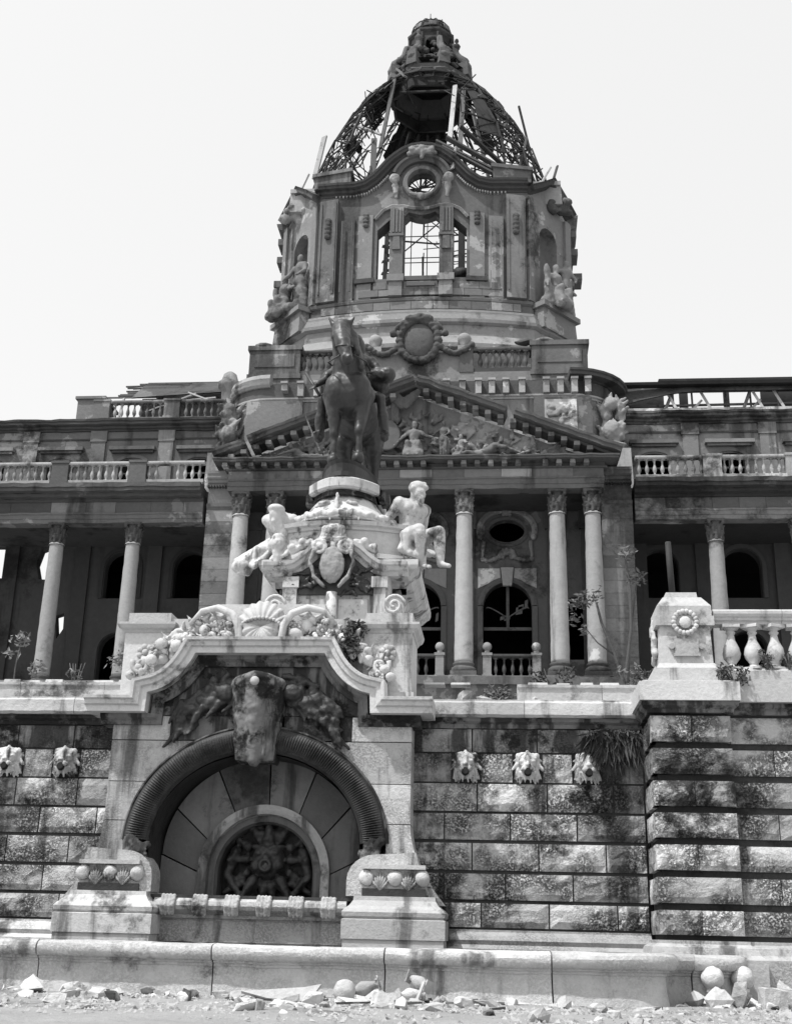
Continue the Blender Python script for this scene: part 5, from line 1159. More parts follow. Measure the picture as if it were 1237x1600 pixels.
b = MB(); b.warp = bend; b.sweep(arc(XD, 55.3, 1.32, 1.34, 0, 360, 36), [(-.3, -.15), (.1, -.15), (.22, -.02), (.18, .2), (-.3, .25)], 'xz', 78.0)
oc = b.build('oculus_frame', 'palace_stone', dm)
b = MB(); b.warp = bend; b.sweep(arc(XD, 55.5, 1.9, 1.75, 165, 15, 24), [(-.3, -.2), (.3, -.2), (.35, .1), (.5, .2), (.5, .4), (-.3, .45)], 'xz', 78.0); b.build('oculus_hood', 'palace_dark', oc)
P = []
for s in (-1, 1):
    P += [('e', (s*2.05, -.35, .15), (.42, .3, .42)), ('c', (s*2.0, -.2, -.4), (s*1.95, -.2, -1.4), .25, .14), ('c', (s*.3, -.4, 2.5), (s*1.0, -.4, 2.25), .26, .18), ('e', (s*.75, -.5, 2.6), (.26, .25, .26)), ('c', (s*.15, -.2, -1.4), (s*.8, -.2, -1.1), .22, .14)]
P += [('c', (0, -.4, 2.75), (0, -.4, 2.0), .28, .2), ('e', (0, -.3, -1.5), (.3, .25, .35)), ('c', (-.9, -.35, 2.65), (.9, -.35, 2.65), .2, .2)]+[('e', (.22*k-1.0, -.5, 2.85+.05*(k % 2)), (.12, .12, .14)) for k in range(10)]
inst('oculus_ornament', sculpt(P, .07, 'palace_stone', 'ornament', 1), oc, (XD, 77.9, 55.3))
b = MB()
for k in range(9): a = R(20*k); b.beam((XD-1.2*math.cos(a), 78.9, 55.3-1.2*math.sin(a)*.9), (XD+1.2*math.cos(a+.3), 78.95, 55.3+1.2*math.sin(a+.3)*.9), .16, .05)
b.build('oculus_lattice', 'iron', oc)
# window mullions (fluted piers), sills, ledges
for s in (-1, 1):
    x = XD+.05+s*1.86
    b = MB(); b.box(x-.5, x+.5, 77.7, 78.4, 47.1, 53.0)
    for k in range(3): b.box(x-.33+.25*k, x-.17+.25*k, 77.62, 77.7, 50.8, 52.9)
    b.box(x-.56, x+.56, 77.55, 78.2, 50.45, 50.65); b.box(x-.3, x+.3, 77.58, 77.7, 49.3, 50.4, .06, 0); mu = b.build('mullion', 'palace_stone', dm)
    b = MB(); b.box(x-.62, x+.62, 77.4, 78.2, 46.55, 47.1); b.box(x-.5, x+.5, 77.55, 78.2, 45.4, 46.55); b.build('mullion_base', 'palace_stone', mu)
    b = MB(); b.warp = bend; b.box(XD+s*4.15-.75, XD+s*4.15+.75, 77.6, 78.3, 46.7, 47.05); b.build('sill', 'palace_dark', dm)
    # flat and panelled pilasters of the front
    for (c, hw, z1) in ((4.2, .55, 52.6), (5.6, .55, 52.4), (7.1, .72, 54.2)):
        b = MB(); b.warp = bend; xx = XD+s*c; b.box(xx-hw, xx+hw, 77.82 if c < 7 else 77.5, 78.1, 45.4, z1)
        if c > 5:
            b.box(xx-hw+.12, xx-hw+.2, 77.42, 77.55, 46, z1-.3); b.box(xx+hw-.2, xx+hw-.12, 77.42, 77.55, 46, z1-.3)
        b.build('drum_pilaster', 'palace_stone', dm)
    P = [('e', (0, 0, -.35*k), (.26-.03*(k % 2), .16, .24)) for k in range(5)]
    inst('pilaster_drop', sculpt(P, .05, 'palace_dark', 'drop', 1), dm, (XD+s*7.1, 78.0+.016*50-.6, 52.3))
    P = [('e', (0, 0, -.3*k), (.24, .16, .2)) for k in range(4)]
    inst('pilaster_drop', sculpt(P, .05, 'palace_dark', 'drop', 1), dm, (XD+s*4.2, 77.95+.016*17.6-.2, 52.6))
b = MB(); b.warp = bend; b.sweep([(XD+x, z) for x, z in ((-3.5, 52.2), (-2.9, 52.9), (-2.2, 53.25), (-1.4, 53.2), (-.8, 53.0), (0, 52.9), (.8, 53.0), (1.4, 53.2), (2.2, 53.25), (2.9, 52.9), (3.5, 52.2))], [(-.1, -.12), (.2, -.12), (.28, .05), (.15, .16), (-.1, .16)], 'xz', 78.0); b.build('window_hood', 'palace_stone', dm)
b = MB(); b.box(XD-1.3, XD+1.4, 77.75, 78.4, 46.75, 47.1); b.box(XD-1.0, XD+1.1, 77.6, 78.3, 46.2, 46.5); b.build('sill', 'palace_dark', dm)
# plan path of the drum for ledges: front (curved), pier, diagonal, side, back
def plan_path(off=0.0, full=True):
    f = [(-8.1+16.2*i/12, 78.0+.016*(-8.1+16.2*i/12)**2) for i in range(13)]
    f = [(-10.9, 93), (-10.9, 82.3), (-9.3, 80.3), (-8.5, 79.6)]+f+[(8.5, 79.6), (9.3, 80.3), (10.9, 82.3), (10.9, 93)]
    f += [(8.6, 98), (-8.6, 98)] if full else []
    return [(XD+x, y) for x, y in f]
PPc = plan_path()
for (z, prof, m, nm) in ((43.95, [(-1, 0), (.15, 0), (.3, .12), (.32, .3), (-1, .4)], 'palace_pale', 'base_ledge'), (45.0, [(-1, 0), (.05, 0), (.2, .1), (.25, .3), (.1, .45), (-1, .5)], 'palace_stone', 'plinth_moulding'), (41.9, [(-1, 0), (.45, 0), (.45, 2.05), (-1, 2.1)], 'palace_pale', 'drum_base'), (42.9, [(-.9, 0), (.5, 0), (.72, .15), (.75, .4), (.6, .46), (.5, .9), (-.9, 1.0)], 'palace_pale', 'drum_ledge'), (36.4, [(-1, 0), (.9, 0), (.9, 4.2), (.7, 4.4), (-1, 4.4)], 'palace_stone', 'drum_foot'), (40.7, [(-1, 0), (.7, 0), (1.0, .2), (1.05, .5), (.8, .6), (.6, 1.3), (-1, 1.4)], 'palace_pale', 'foot_ledge')):
    b = MB(); b.sweep(PPc, prof, 'xy', z, closed=True); b.build(nm, m, dm)
for r_, (z0, z1) in enumerate(((44.36, 44.98), (45.52, 46.06), (46.08, 46.66))):      # ashlar courses below the windows
    x = -7.4+.5*(r_ % 2)
    while x < 7.2:
        xe = min(x+rnd.uniform(1.0, 1.7), 7.4); b = MB(); b.warp = bend; b.box(XD+x+.015, XD+xe-.015, 77.78-rnd.uniform(0, .05), 78.2, z0, z1, 0, 0, 2)
        if r_ == 0 or abs(x) < 5: b.build('ashlar_stone', 'palace_stone', dm)
        x = xe
# diagonal bays with niches and figure groups, side and back walls
for s in (-1, 1):
    p0 = Vector((XD+s*8.1, 78+.016*65.6)); p1 = Vector((XD+s*11.0, 82.5)); d = p1-p0; L = d.length; ang = math.atan2(d.y, d.x) if s > 0 else math.atan2(-d.y, -d.x)
    org = p0 if s > 0 else p1
    b = MB(); b.M = Matrix.Translation((org.x, org.y, 0)) @ Matrix.Rotation(ang, 4, 'Z')
    top = [(L, 42), (L, 54.4), (L*.8, 55.2), (L*.5, 56.2), (L*.2, 55.2), (0, 54.6), (0, 42)]
    b.plate(top, [arch_hole(L/2, 1.05, 46.0, 51.6, 10)], 0, .8); b.build('drum_diagonal', 'palace_stone', dm)
    b = MB(); b.M = Matrix.Translation((org.x, org.y, 0)) @ Matrix.Rotation(ang, 4, 'Z'); b.lathe([(1.06, 45.6), (1.06, 51.6), (.95, 52.2), (.6, 52.6), (.1, 52.8)], 12, (L/2, .5, 0), True, 0, PI, 1, False); b.box(0, L, 1.7, 1.9, 42, 55); fix = b.build('niche', 'palace_stone', dm)
    b = MB(); b.M = Matrix.Translation((org.x, org.y, 0)) @ Matrix.Rotation(ang, 4, 'Z'); b.sweep([p for p in top[1:-1]][::-1], [(-.8, 0), (.1, 0), (.3, .12), (.65, .2), (.7, .5), (.85, .6), (-.8, .65)], 'xz', 0)
    b.build('diagonal_cornice', 'palace_dark', dm)
    b = MB(); b.M = Matrix.Translation((org.x, org.y, 0)) @ Matrix.Rotation(ang, 4, 'Z'); b.box(.3, L-.2, -1.0, 0, 43.2, 44.9, .1, .1); b.box(.15, L-.05, -1.2, 0, 44.9, 45.3); b.build('group_plinth', 'palace_stone', dm)
    b = MB(); b.M = Matrix.Translation((org.x, org.y, 0)) @ Matrix.Rotation(ang, 4, 'Z'); b.box(-.3, .25, -.25, .3, 45.4, 54.4); b.box(L-.35, L+.3, -.25, .3, 45.4, 54.2); b.build('drum_pilaster', 'palace_stone', dm)
    c = (p0+p1)/2; nrm = Vector((s*math.sin(abs(ang)), -math.cos(ang)))
    parts = human(seat, False, skirt, 1.25); M1 = Matrix.Translation((-.35, 0, -.1)) @ Matrix.Scale(2.0, 4); M2 = Matrix.Translation((.75, .1, .5)) @ Matrix.Rotation(.6, 4, 'Z') @ Matrix.Scale(2.05, 4)
    def tr(P, M):
        k = M.to_scale().x; out = []
        for p in P:
            if p[0] == 'c': out.append(('c', M @ Vector(p[1]), M @ Vector(p[2]), p[3]*k, p[4]*k))
            else: out.append(('e', M @ Vector(p[1]), tuple(q*k for q in p[2])))
        return out
    PG = tr(parts, M1)+tr(human(stand, False, [('c', (.05, .05, .9), (.1, .05, .1), .16, .24)], 1.2), Matrix.Translation((.85, .15, .1)) @ Matrix.Rotation(-.3*s, 4, 'Z') @ Matrix.Scale(1.9, 4))+[('e', (0, .1, .3), (1.3, .7, .4)), ('c', (-.9, -.1, .2), (-1.3, -.2, 2.1), .3, .12)]
    inst('figure_group', sculpt(PG, .07, 'palace_stone', 'group', 1), dm, (c.x+nrm.x*.85, c.y+nrm.y*.85, 45.2), (0, 0, ang), (1.35, 1.35, 1.45))
    # side wall and projecting broken cornice ends
    b = MB(); x = XD+s*10.95; b.box(min(x, x-s*.8), max(x, x-s*.8), 82.6, 95, 42, 54.3); b.build('drum_side', 'palace_stone', dm)
    b = MB(); b.sweep([(XD-11, 95), (XD-11, 82.5)] if s < 0 else [(XD+11, 82.5), (XD+11, 95)], corn(1.0, 1.0, .8), 'xy', 54.0); b.build('side_cornice', 'palace_dark', dm)
    for k, (dy, z, wd) in enumerate(((.6, 51.8, 1.0), (1.6, 50.2, 1.35), (.2, 53.2, .9))):
        b = MB(); b.box(min(x, x+s*wd), max(x, x+s*wd), 82.6+dy, 84.2+dy, z, z+.55, 0, 0); b.box(min(x, x+s*wd*.55), max(x, x+s*wd*.55), 82.7+dy, 84+dy, z-.7, z); b.build('cornice_stub', 'palace_stone', dm)
    # attic blocks over the piers
    b = MB(); b.warp = bend; xx = XD+s*6.9; b.box(xx-1.5, xx+1.4, 77.6, 79.2, 55.5, 56.5); b.box(xx-1.65, xx+1.55, 77.4, 79.3, 56.5, 56.8); b.build('attic_block', 'palace_stone', dm)
    b = MB(); b.box(XD+s*9.4-1.3, XD+s*9.4+1.3, 80.6, 83, 54.8, 56.6, .1, 0); b.box(XD+s*9.4-1.2, XD+s*9.4+1.2, 80.4, 83, 56.4, 56.75, .0, 0); b.build('attic_block', 'palace_pale', dm)
    P = []; q = random.Random(60+s)
    for k in range(18): P.append(('e', (q.uniform(-1, 1), q.uniform(-.4, .4), q.uniform(-.6, .5)), (q.uniform(.25, .5), .4, q.uniform(.2, .4))))
    inst('broken_ornament', sculpt(P, .09, 'palace_pale' if s < 0 else 'palace_dark', 'ornament', 1), dm, (XD+s*10.2, 81.2, 54.9))
b = MB(); b.warp = None; b.box(XD-8.6, XD+8.6, 97.6, 98.4, 42, 53.5); b.build('drum_back', 'palace_stone', dm)
b = MB(); b.box(XD-10.5, XD+10.5, 80.5, 98, 41.2, 41.5); b.build('drum_light_cap', 'inside', dm)  # unseen cap added to keep light out of the block below

# ------------------------------------------------------------------ steel skeleton
DZ = [(56.0, 10.5), (59.5, 10.4), (62.3, 9.7), (66.1, 8.1), (69.0, 6.4), (70.4, 5.2), (71.4, 4.2), (72.0, 3.6)]
def RZ(z):
    for (a, ra), (c, rc) in zip(DZ[:-1], DZ[1:]):
        if z <= c: return ra+(rc-ra)*max(0, (z-a))/(c-a)
    return DZ[-1][1]
XT = XD-.25
def dp(ang, z, k=0.0):
    r = RZ(z)-k; t = (z-56)/17; return Vector((XD+(XT-XD)*t+r*math.cos(ang), YD-.2+r*math.sin(ang), z))
ZL = [56.0, 57.8, 59.6, 61.4, 63.2, 65.0, 66.6, 68.0, 69.3, 70.4, 71.2, 72.0]
NR = 24
q = random.Random(99)
def alive(i, j):      # the front is torn open, the left is a bare cage, the right keeps more
    a = 360*(i+.5)/NR; front = 236 < a < 296
    if front and 57 < ZL[j] < 70.0: return False
    if 20 < a < 160: return q.random() < (.45 if 55 < ZL[j] < 68 else .8)
    return q.random() < .86
for i in range(NR):
    an = 2*PI*(i+.5)/NR; b = MB(); cnt = 0
    for j in range(len(ZL)-1):
        if not alive(i, j):
            if cnt: b.build('dome_rib', 'iron', dm)
            b = MB(); cnt = 0; continue
        cnt += 1; z0, z1 = ZL[j], ZL[j+1]; jt = lambda: Vector((q.gauss(0, .05), q.gauss(0, .05), q.gauss(0, .04)))
        b.beam(dp(an, z0), dp(an, z1)+jt(), .15, .15); b.beam(dp(an, z0, .75), dp(an, z1, .75)+jt(), .09, .09)
        b.beam(dp(an, z0), dp(an, z1, .75), .08, .08); b.beam(dp(an, z0, .75), dp(an, z0), .08, .08)
    if cnt: b.build('dome_rib', 'iron', dm)
for j, z in enumerate(ZL):
    b = MB(); cnt = 0
    for i in range(NR):
        a0, a1 = 2*PI*(i+.5)/NR, 2*PI*(i+1.5)/NR; mid = math.degrees((a0+a1)/2) % 360
        if (236 < mid < 296 and 57 < z < 70.0) or q.random() < (.5 if 20 < mid < 160 else .2):
            if cnt: b.build('dome_ring', 'iron', dm)
            b = MB(); cnt = 0; continue
        cnt += 1; b.beam(dp(a0, z), dp(a1, z), .10, .10)
        if q.random() < .6: b.beam(dp(a0, z, .75), dp(a1, z, .75), .07, .07)
    if cnt: b.build('dome_ring', 'iron', dm)
b = MB()
for i in range(NR):
    for j in range(len(ZL)-1):
        a0, a1 = 2*PI*(i+.5)/NR, 2*PI*(i+1.5)/NR; mid = math.degrees((a0+a1)/2) % 360
        if 236 < mid < 296 and 57 < ZL[j] < 70: continue
        if 20 < mid < 160 and q.random() < .6: continue
        if q.random() < .6: b.beam(dp(a0, ZL[j]), dp(a1, ZL[j+1]), .07, .07)
        if q.random() < .3: b.beam(dp(a1, ZL[j], .3), dp(a0, ZL[j+1], .3), .06, .06)
        if q.random() < .5:
            zz = (ZL[j]+ZL[j+1])/2; b.beam(dp(a0, zz), dp(a1, zz+q.uniform(-.3, .3)), .06, .06)
for k in range(150):      # bent and hanging bars
    a = R(q.uniform(150, 400)); z = q.uniform(56.5, 70.5); mid = math.degrees(a) % 360
    if 245 < mid < 288: continue
    p = dp(a, z, q.uniform(0, 1.2)); b.beam(p, p+Vector((q.gauss(0, .8), q.gauss(0, .8), q.uniform(-1.8, .9))), .07, .07)
kind(b.build('twisted_bars', 'iron', dm), 'stuff')
# inner ring girder, radial struts seen through the windows
b = MB()
for i in range(16):
    a0, a1 = 2*PI*i/16, 2*PI*(i+1)/16
    for z, r_ in ((62.0, 8.4), (65.5, 7.2)):
        c0, c1 = Vector((XD+r_*math.cos(a0), YD+r_*math.sin(a0), z)), Vector((XD+r_*math.cos(a1), YD+r_*math.sin(a1), z))
        if not (3.9 < (a0+a1)/2 < 5.5): b.beam(c0, c1, .12, .12); b.beam(c0, dp(a0, z+.8), .08, .08)
kind(b.build('ring_girder', 'iron', dm), 'stuff')
b = MB()     # scaffold-like window frame grid far behind the centre window
for x in (-2.4, -.9, .6, 2.1): b.beam((XD+x, 97.3, 53), (XD+x, 97.3, 66), .08, .08)
for z in (55.5, 57.8, 60, 60.5, 62.8, 65): b.beam((XD-3.8, 97.3, z), (XD+3.8, 97.3, z), .07, .07)
b.beam((XD-3.8, 97.3, 60.5), (XD+2.1, 97.3, 66), .09, .09); b.beam((XD-1.5, 97.3, 66), (XD+4, 97.3, 61), .09, .09)
b.build('window_grid', 'iron', dm)
for s, w0 in ((-1, .0), (1, .55)):
    b = MB(); x = XD+s*2.9; 
    if s < 0:
        for k in range(16): b.obox((x-.1+.35*(k % 3)-.2, 84.5, 50.0+.42*k), (.42, 0, .1*(-1)**k), (0, .05, 0), (.05, 0, .12))
        b.beam((x-.5, 84.5, 49), (x-.3, 84.5, 57), .35, .2); b.beam((x+.35, 84.5, 49), (x+.4, 84.5, 57), .3, .2)
    else: b.beam((x-.1, 84.5, 49), (x-.1, 84.5, 58), .55, .3); b.ball((x-.1, 84.5, 51.2), (.7, .3, .6), 8, 6, .4, 3)
    b.build('hanging_truss', 'iron', dm)
# surviving sheathing: panels on the right and near the top
def panel(a0, a1, z0, z1, m, k=.1, nm='dome_sheet'):
    b = MB(); n1, n2 = 5, 4; vs = []
    for j in range(n2+1):
        for i in range(n1+1):
            jag = .6*noise.noise(Vector((i*1.3, j*1.7, a0))) if i in (0, n1) or j in (0, n2) else 0
            vs.append(dp(R(a0+(a1-a0)*i/n1)+jag*.06, z0+(z1-z0)*j/n2+jag, k))
    b.add(vs, [(j*(n1+1)+i, j*(n1+1)+i+1, (j+1)*(n1+1)+i+1, (j+1)*(n1+1)+i) for j in range(n2) for i in range(n1)]); return b.build(nm, m, dm)
for a in range(0, 360, 15):
    if q.random() < .8 and not 225 <= a < 300: panel(a, a+15.4, 70.3-q.choice((0, .6, 1.6)), 72.0, 'copper', .0)
for a0, a1, z0, z1 in ((297, 309, 61.5, 67.5), (340, 352, 61.5, 68.0), (356, 366, 57.5, 62), (300, 318, 68, 70.6), (335, 352, 68.6, 70.6), (212, 226, 68.4, 70.6), (186, 196, 66.6, 69.5), (8, 20, 60, 66)): panel(a0, a1, z0, z1, 'copper', .12)
for a0 in list(range(150, 232, 9))+list(range(300, 395, 9)):      # torn sheathing round the crown, bent plates
    if q.random() < .5: panel(a0+q.uniform(-2, 2), a0+q.uniform(4, 8), q.uniform(67.8, 69.6), 70.8, 'copper', q.uniform(-.1, .25))
for k in range(26):
    a = R(q.choice((q.uniform(150, 230), q.uniform(300, 395)))); z = q.uniform(57.5, 68); c = dp(a, z, .1); u = Vector((-math.sin(a), math.cos(a), 0)); v = (dp(a, z+1, .1)-c).normalized()
    b = MB(); s1, s2 = q.uniform(.3, .8), q.uniform(.3, .9); n_ = u.cross(v); b.add([c-u*s1-v*s2, c+u*s1*.8-v*s2*1.1+n_*.2, c+u*s1+v*s2, c-u*s1*.7+v*s2*.8-n_*.25, c+n_*.25], [(0, 1, 4), (1, 2, 4), (2, 3, 4), (3, 0, 4)]); b.build('torn_plate', 'copper', dm)
# fallen and hanging timbers
TB = [((.4, 77.9, 58.9), (6.6, 79.2, 55.9), .55, 'timber'), ((1.2, 78.1, 59.4), (7.2, 79.6, 56.2), .5, 'timber'), ((.9, 77.7, 58.3), (5.9, 78.6, 55.6), .4, 'timber'), ((2.3, 78.4, 60.6), (6.9, 79.8, 56.4), .45, 'iron'),
      ((1.6, 84.0, 69.0), (1.25, 82, 61.6), .38, 'pale_timber'), ((2.3, 84.3, 69.0), (2.1, 82.2, 61.2), .38, 'timber'), ((-3.6, 84.4, 70.2), (-4.4, 82.4, 61.8), .32, 'timber'), ((-3.4, 84.6, 71.4), (-2.6, 83.8, 69.9), .4, 'timber'),
      ((-3.2, 85.0, 69.3), (2.2, 85.0, 69.3), .2, 'iron'), ((-9.4, 80.8, 58.0), (-8.9, 81.6, 62.5), .5, 'pale_timber'), ((-11.2, 82.5, 57), (-10.4, 83.2, 60), .4, 'pale_timber'), ((-7.0, 84.2, 65.6), (-4.4, 82.8, 63.4), .34, 'pale_timber'), ((1.9, 78.0, 58.4), (1.7, 77.8, 56.3), .35, 'pale_timber'),
      ((6.4, 82.6, 57.3), (7.5, 83, 62.8), .22, 'timber'), ((8.6, 84, 58), (6.9, 83.4, 66.2), .16, 'iron'), ((4.5, 80.6, 57), (3.1, 82.3, 65.2), .3, 'timber'), ((9.1, 84, 57.4), (10.0, 84.5, 61), .25, 'timber'), ((7.8, 83, 56.8), (9.4, 84, 60.5), .3, 'pale_timber'), ((-4.7, 80.6, 57.2), (-4.7, 80.6, 61.4), .45, 'timber')]
for (p, r_, wd, m) in TB:
    b = MB(); b.beam((p[0]+XD+.6, p[1], p[2]), (r_[0]+XD+.6, r_[1], r_[2]), wd, .14); b.build('hanging_beam' if m != 'pale_timber' else 'hanging_plank', m, dm)
# collar under the lantern: hollow octagonal drum
def octa(r, off=22.5, c=(XT, YD)): return [(c[0]+r*math.cos(R(off+45*k)), c[1]+r*math.sin(R(off+45*k))) for k in range(8)]
b = MB(); b.sweep(octa(3.35)[::-1], [(-.2, 0), (0, 0), (-.05, 1.7), (-.3, 1.7)][::-1], 'xy', 70.6, closed=True); b.erode(.1, 1.1); b.build('collar', 'copper', dm)
b = MB(); b.sweep(octa(3.6), [(-.6, 0), (.25, .0), (.35, .3), (.1, .6), (.2, .9), (-.3, 1.2), (-1.4, 1.3)], 'xy', 71.8, closed=True); b.build('collar_cornice', 'palace_dark', dm)
b = MB(); b.sweep(octa(2.6), [(-.3, 0), (.5, 0), (.6, .3), (.2, .8), (.1, 1.5), (-.2, 1.9), (-.6, 2.0)], 'xy', 72.9, closed=True); b.build('lantern_base', 'copper', dm)
b = MB(); b.add([(p[0], p[1], 73.5) for p in octa(3.6)], [tuple(range(8))]); b.build('collar_floor', 'inside', dm)
for k in range(6):
    b = MB(); a = R(55+14*k); b.beam((XT+3.5*math.cos(a), YD+3.5*math.sin(a), 70.4), (XT+6.0*math.cos(a), YD+6.0*math.sin(a), 66.6), .22, .2); b.build('collar_strut', 'iron', dm)
# lantern
P = []; ql = random.Random(71)
for k in range(150):
    t = ql.random(); a = ql.uniform(0, 6.28); r_ = 3.75-2.0*t+ql.uniform(-.25, .15); z = 72.4+4.6*t**1.1; a2 = ql.uniform(0, 6.28); P.append(('c', (r_*math.cos(a), r_*math.sin(a), z), (r_*math.cos(a)+.3*math.cos(a2), r_*math.sin(a)+.3*math.sin(a2), z+ql.uniform(-.35, .5)), ql.uniform(.12, .3), .07))
kind(inst('lantern_ornament', sculpt(P, .08, 'palace_dark', 'ornament', 1), dm, (XT, YD, 0)), 'stuff')
for k in range(8):
    a = 45*k; b = MB(); b.M = Matrix.Translation((XT, YD, 0)) @ Matrix.Rotation(R(a), 4, 'Z') @ Matrix.Translation((0, -1.75, 0))
    b.plate(rect(-.74, .74, 74.6, 77.6), [arch_hole(0, .36, 75.1, 76.4, 8)], -.1, .15); b.box(-.8, -.62, -.28, .1, 74.6, 77.4); b.box(.62, .8, -.28, .1, 74.6, 77.4); b.build('lantern_side', 'copper', dm)
    b = MB(); b.M = Matrix.Translation((XT, YD, 0)) @ Matrix.Rotation(R(a+22.5), 4, 'Z'); ln = [(0, -1.85+.0, 76.9), (0, -2.35, 76.5), (0, -2.5, 75.6), (0, -2.9, 75.0), (0, -3.4, 74.5), (0, -3.3, 73.7)]; b.tube(ln, [.18, .28, .34, .34, .38, .26], 6)
    b.box(-.5, .5, -3.9, -2.8, 72.7, 74.2, .08, .08); b.ball((0, -3.6, 73.6), (.5, .4, .4), 8, 6, .3, k); b.ball((.45, -3.1, 74.7), (.3, .3, .3), 7, 5, .3, k); b.build('lantern_scroll', 'palace_dark', dm)
    if k % 2 == 0:
        b = MB(); b.lathe([(.3, 0), (.2, .2), (.12, .4), (.3, .75), (.36, .95), (.2, 1.2), (.08, 1.35), (.2, 1.5), (.16, 1.7), (.03, 1.85)], 9, (XT+2.55*math.cos(R(a+22.5+45)), YD+2.55*math.sin(R(a+22.5+45)), 75.5)); b.build('lantern_urn', 'palace_dark', dm)
b = MB(); b.sweep(octa(1.95), [(-.4, 0), (.0, 0), (.25, .2), (.28, .4), (-.4, .45)], 'xy', 77.45, closed=True); b.build('lantern_cornice', 'palace_dark', dm)
b = MB(); b.lathe([(1.8, 77.85), (1.8, 78.4), (1.65, 78.9), (1.35, 79.3), (.95, 79.75), (.5, 80.15), (.15, 80.4)], 12, (XT, YD, 0), False, R(20), R(330)); b.build('lantern_cap', 'copper', dm)
b = MB()
for k in range(16):
    a = 2*PI*k/16; b.tube([(XT+r_*math.cos(a), YD+r_*math.sin(a), z) for r_, z in ((1.85, 77.9), (1.85, 78.5), (1.7, 79.0), (1.38, 79.45), (.95, 79.8), (.4, 80.1))], .05, 4)
for k in range(9): a = q.uniform(0, 6.28); r_ = q.uniform(.2, 1.6); b.beam((XT+r_*math.cos(a), YD+r_*math.sin(a), 79.4), (XT+r_*math.cos(a)*.9, YD+r_*math.sin(a), 80.0+q.uniform(0, .5)*(1.6-r_)), .07, .07)
for z, r_ in ((78.3, 1.85), (79.0, 1.7)): b.tube([(XT+r_*math.cos(2*PI*k/16), YD+r_*math.sin(2*PI*k/16), z) for k in range(17)], .07, 4)
b.build('lantern_cage', 'iron', dm)
for k in range(8):
    if k in (1, 4): continue
    a0 = R(45*k+8); b = MB(); b.obox((XT+1.8*math.cos(a0), YD+1.8*math.sin(a0), 78.6), (-.35*math.sin(a0), .35*math.cos(a0), 0), (.03*math.cos(a0), .03*math.sin(a0), 0), (-.05*math.cos(a0), -.05*math.sin(a0), .25)); b.build('cap_plate', 'palace_stone', dm)
# ------------------------------------------------------------------ plants
def plant(name, label, cat, base, stems, tufts, leafm='leaf', size=.09, nleaf=60, group=None):
    """stems: lists of points; tufts: (centre, radius, leaves)"""
    t = thing(name, label, cat, base, group); b = MB()
    for pts, r0, r1 in stems: b.tube(pts, [r0+(r1-r0)*i/(len(pts)-1) for i in range(len(pts))], 6)
    if stems: b.build('stem', 'bark', t)
    q = random.Random(int(base[0]*97)+int(base[1]*13)); pts = []
    for (c, r, n) in tufts:
        for _ in range(n):
            v = Vector((q.gauss(0, 1), q.gauss(0, 1), q.gauss(0, 1))).normalized()*r*q.random()**.45; pts.append(Vector(c)+Vector((v.x, v.y, v.z*.75)))
    me = leaf_mesh(pts, size, leafm, int(base[0]*31), 1); link('foliage', me, t); return t
Z0 = 6.02
# slim young trees on the terrace by the right column
T = [(8.15, 30.0), (8.35, 30.0)]
plant('young_tree', 'slim sapling with forked bare stems before the right column', 'tree', (7.9, 30, Z0),
      [([(7.95, 30, Z0), (7.9, 30, 7.3), (7.7, 30, 8.0), (7.42, 30, 8.75), (7.3, 30, 9.3)], .055, .03), ([(7.95, 30, Z0), (8.0, 30, 7.6), (8.15, 30, 8.6), (8.17, 30, 9.6), (8.1, 30, 10.3), (8.05, 30, 10.6)], .05, .025), ([(8.0, 30, 7.0), (8.1, 30.1, 8.2), (8.28, 30.1, 9.4), (8.35, 30.1, 9.9)], .035, .02), ([(7.75, 30, 7.9), (7.3, 30, 8.25), (6.95, 30, 8.7)], .025, .012)],
      [((8.08, 30, 10.62), .28, 60), ((8.35, 30.1, 9.98), .26, 55), ((7.18, 30, 9.42), .32, 70), ((6.78, 30, 9.25), .2, 30), ((6.72, 30, 8.85), .16, 24), ((6.95, 30, 9.3), .2, 30), ((6.98, 30, 8.55), .12, 16)], 'pale_leaf', .085)
def shrub(label, x, y, z, r, h, n, m='leaf', size=.085, cat='shrub', group=None, name='shrub'):
    q = random.Random(int(x*100)); st = []
    for k in range(6): a = q.uniform(0, 6.28); st.append(([(x, y, z), (x+.3*r*math.cos(a), y+.2*r*math.sin(a), z+h*.5), (x+.75*r*math.cos(a), y+.4*r*math.sin(a), z+h*.9)], .022, .008))
    tf = [((x+q.uniform(-.75, .75)*r, y+q.uniform(-.5, .5)*r, z+h*q.uniform(.15, 1)), r*q.uniform(.3, .5), int(n*1.5)//10) for _ in range(10)]
    return plant(name, label, cat, (x, y, z), st, tf, m, size, group=group)
shrub('dense dark shrub behind the parapet beside the corner pier', 8.62, 28.2, 6.4, .75, 1.0, 520)
shrub('pale leafy bush tucked against the left of the corner pedestal', 7.75, 26.9, 6.1, .32, .85, 150, 'pale_leaf', .06)
shrub('loose shrub in front of the second column from the right', 6.1, 28.6, 6.3, .7, 1.15, 320, 'leaf', .07)
shrub('small weed clump growing in the broken parapet gap', 4.95, 26.9, 5.95, .5, .5, 260, 'pale_leaf', .06, 'weeds', name='weed_clump')
shrub('bushy sapling left of the fountain pedestal', -3.95, 28.0, 6.0, .55, 1.6, 380, 'pale_leaf', .08)
shrub('low weed at the foot of the left loggia column', -6.1, 30, 6.6, .3, 1.2, 70, 'pale_leaf', .09, 'weeds', name='weed_clump')
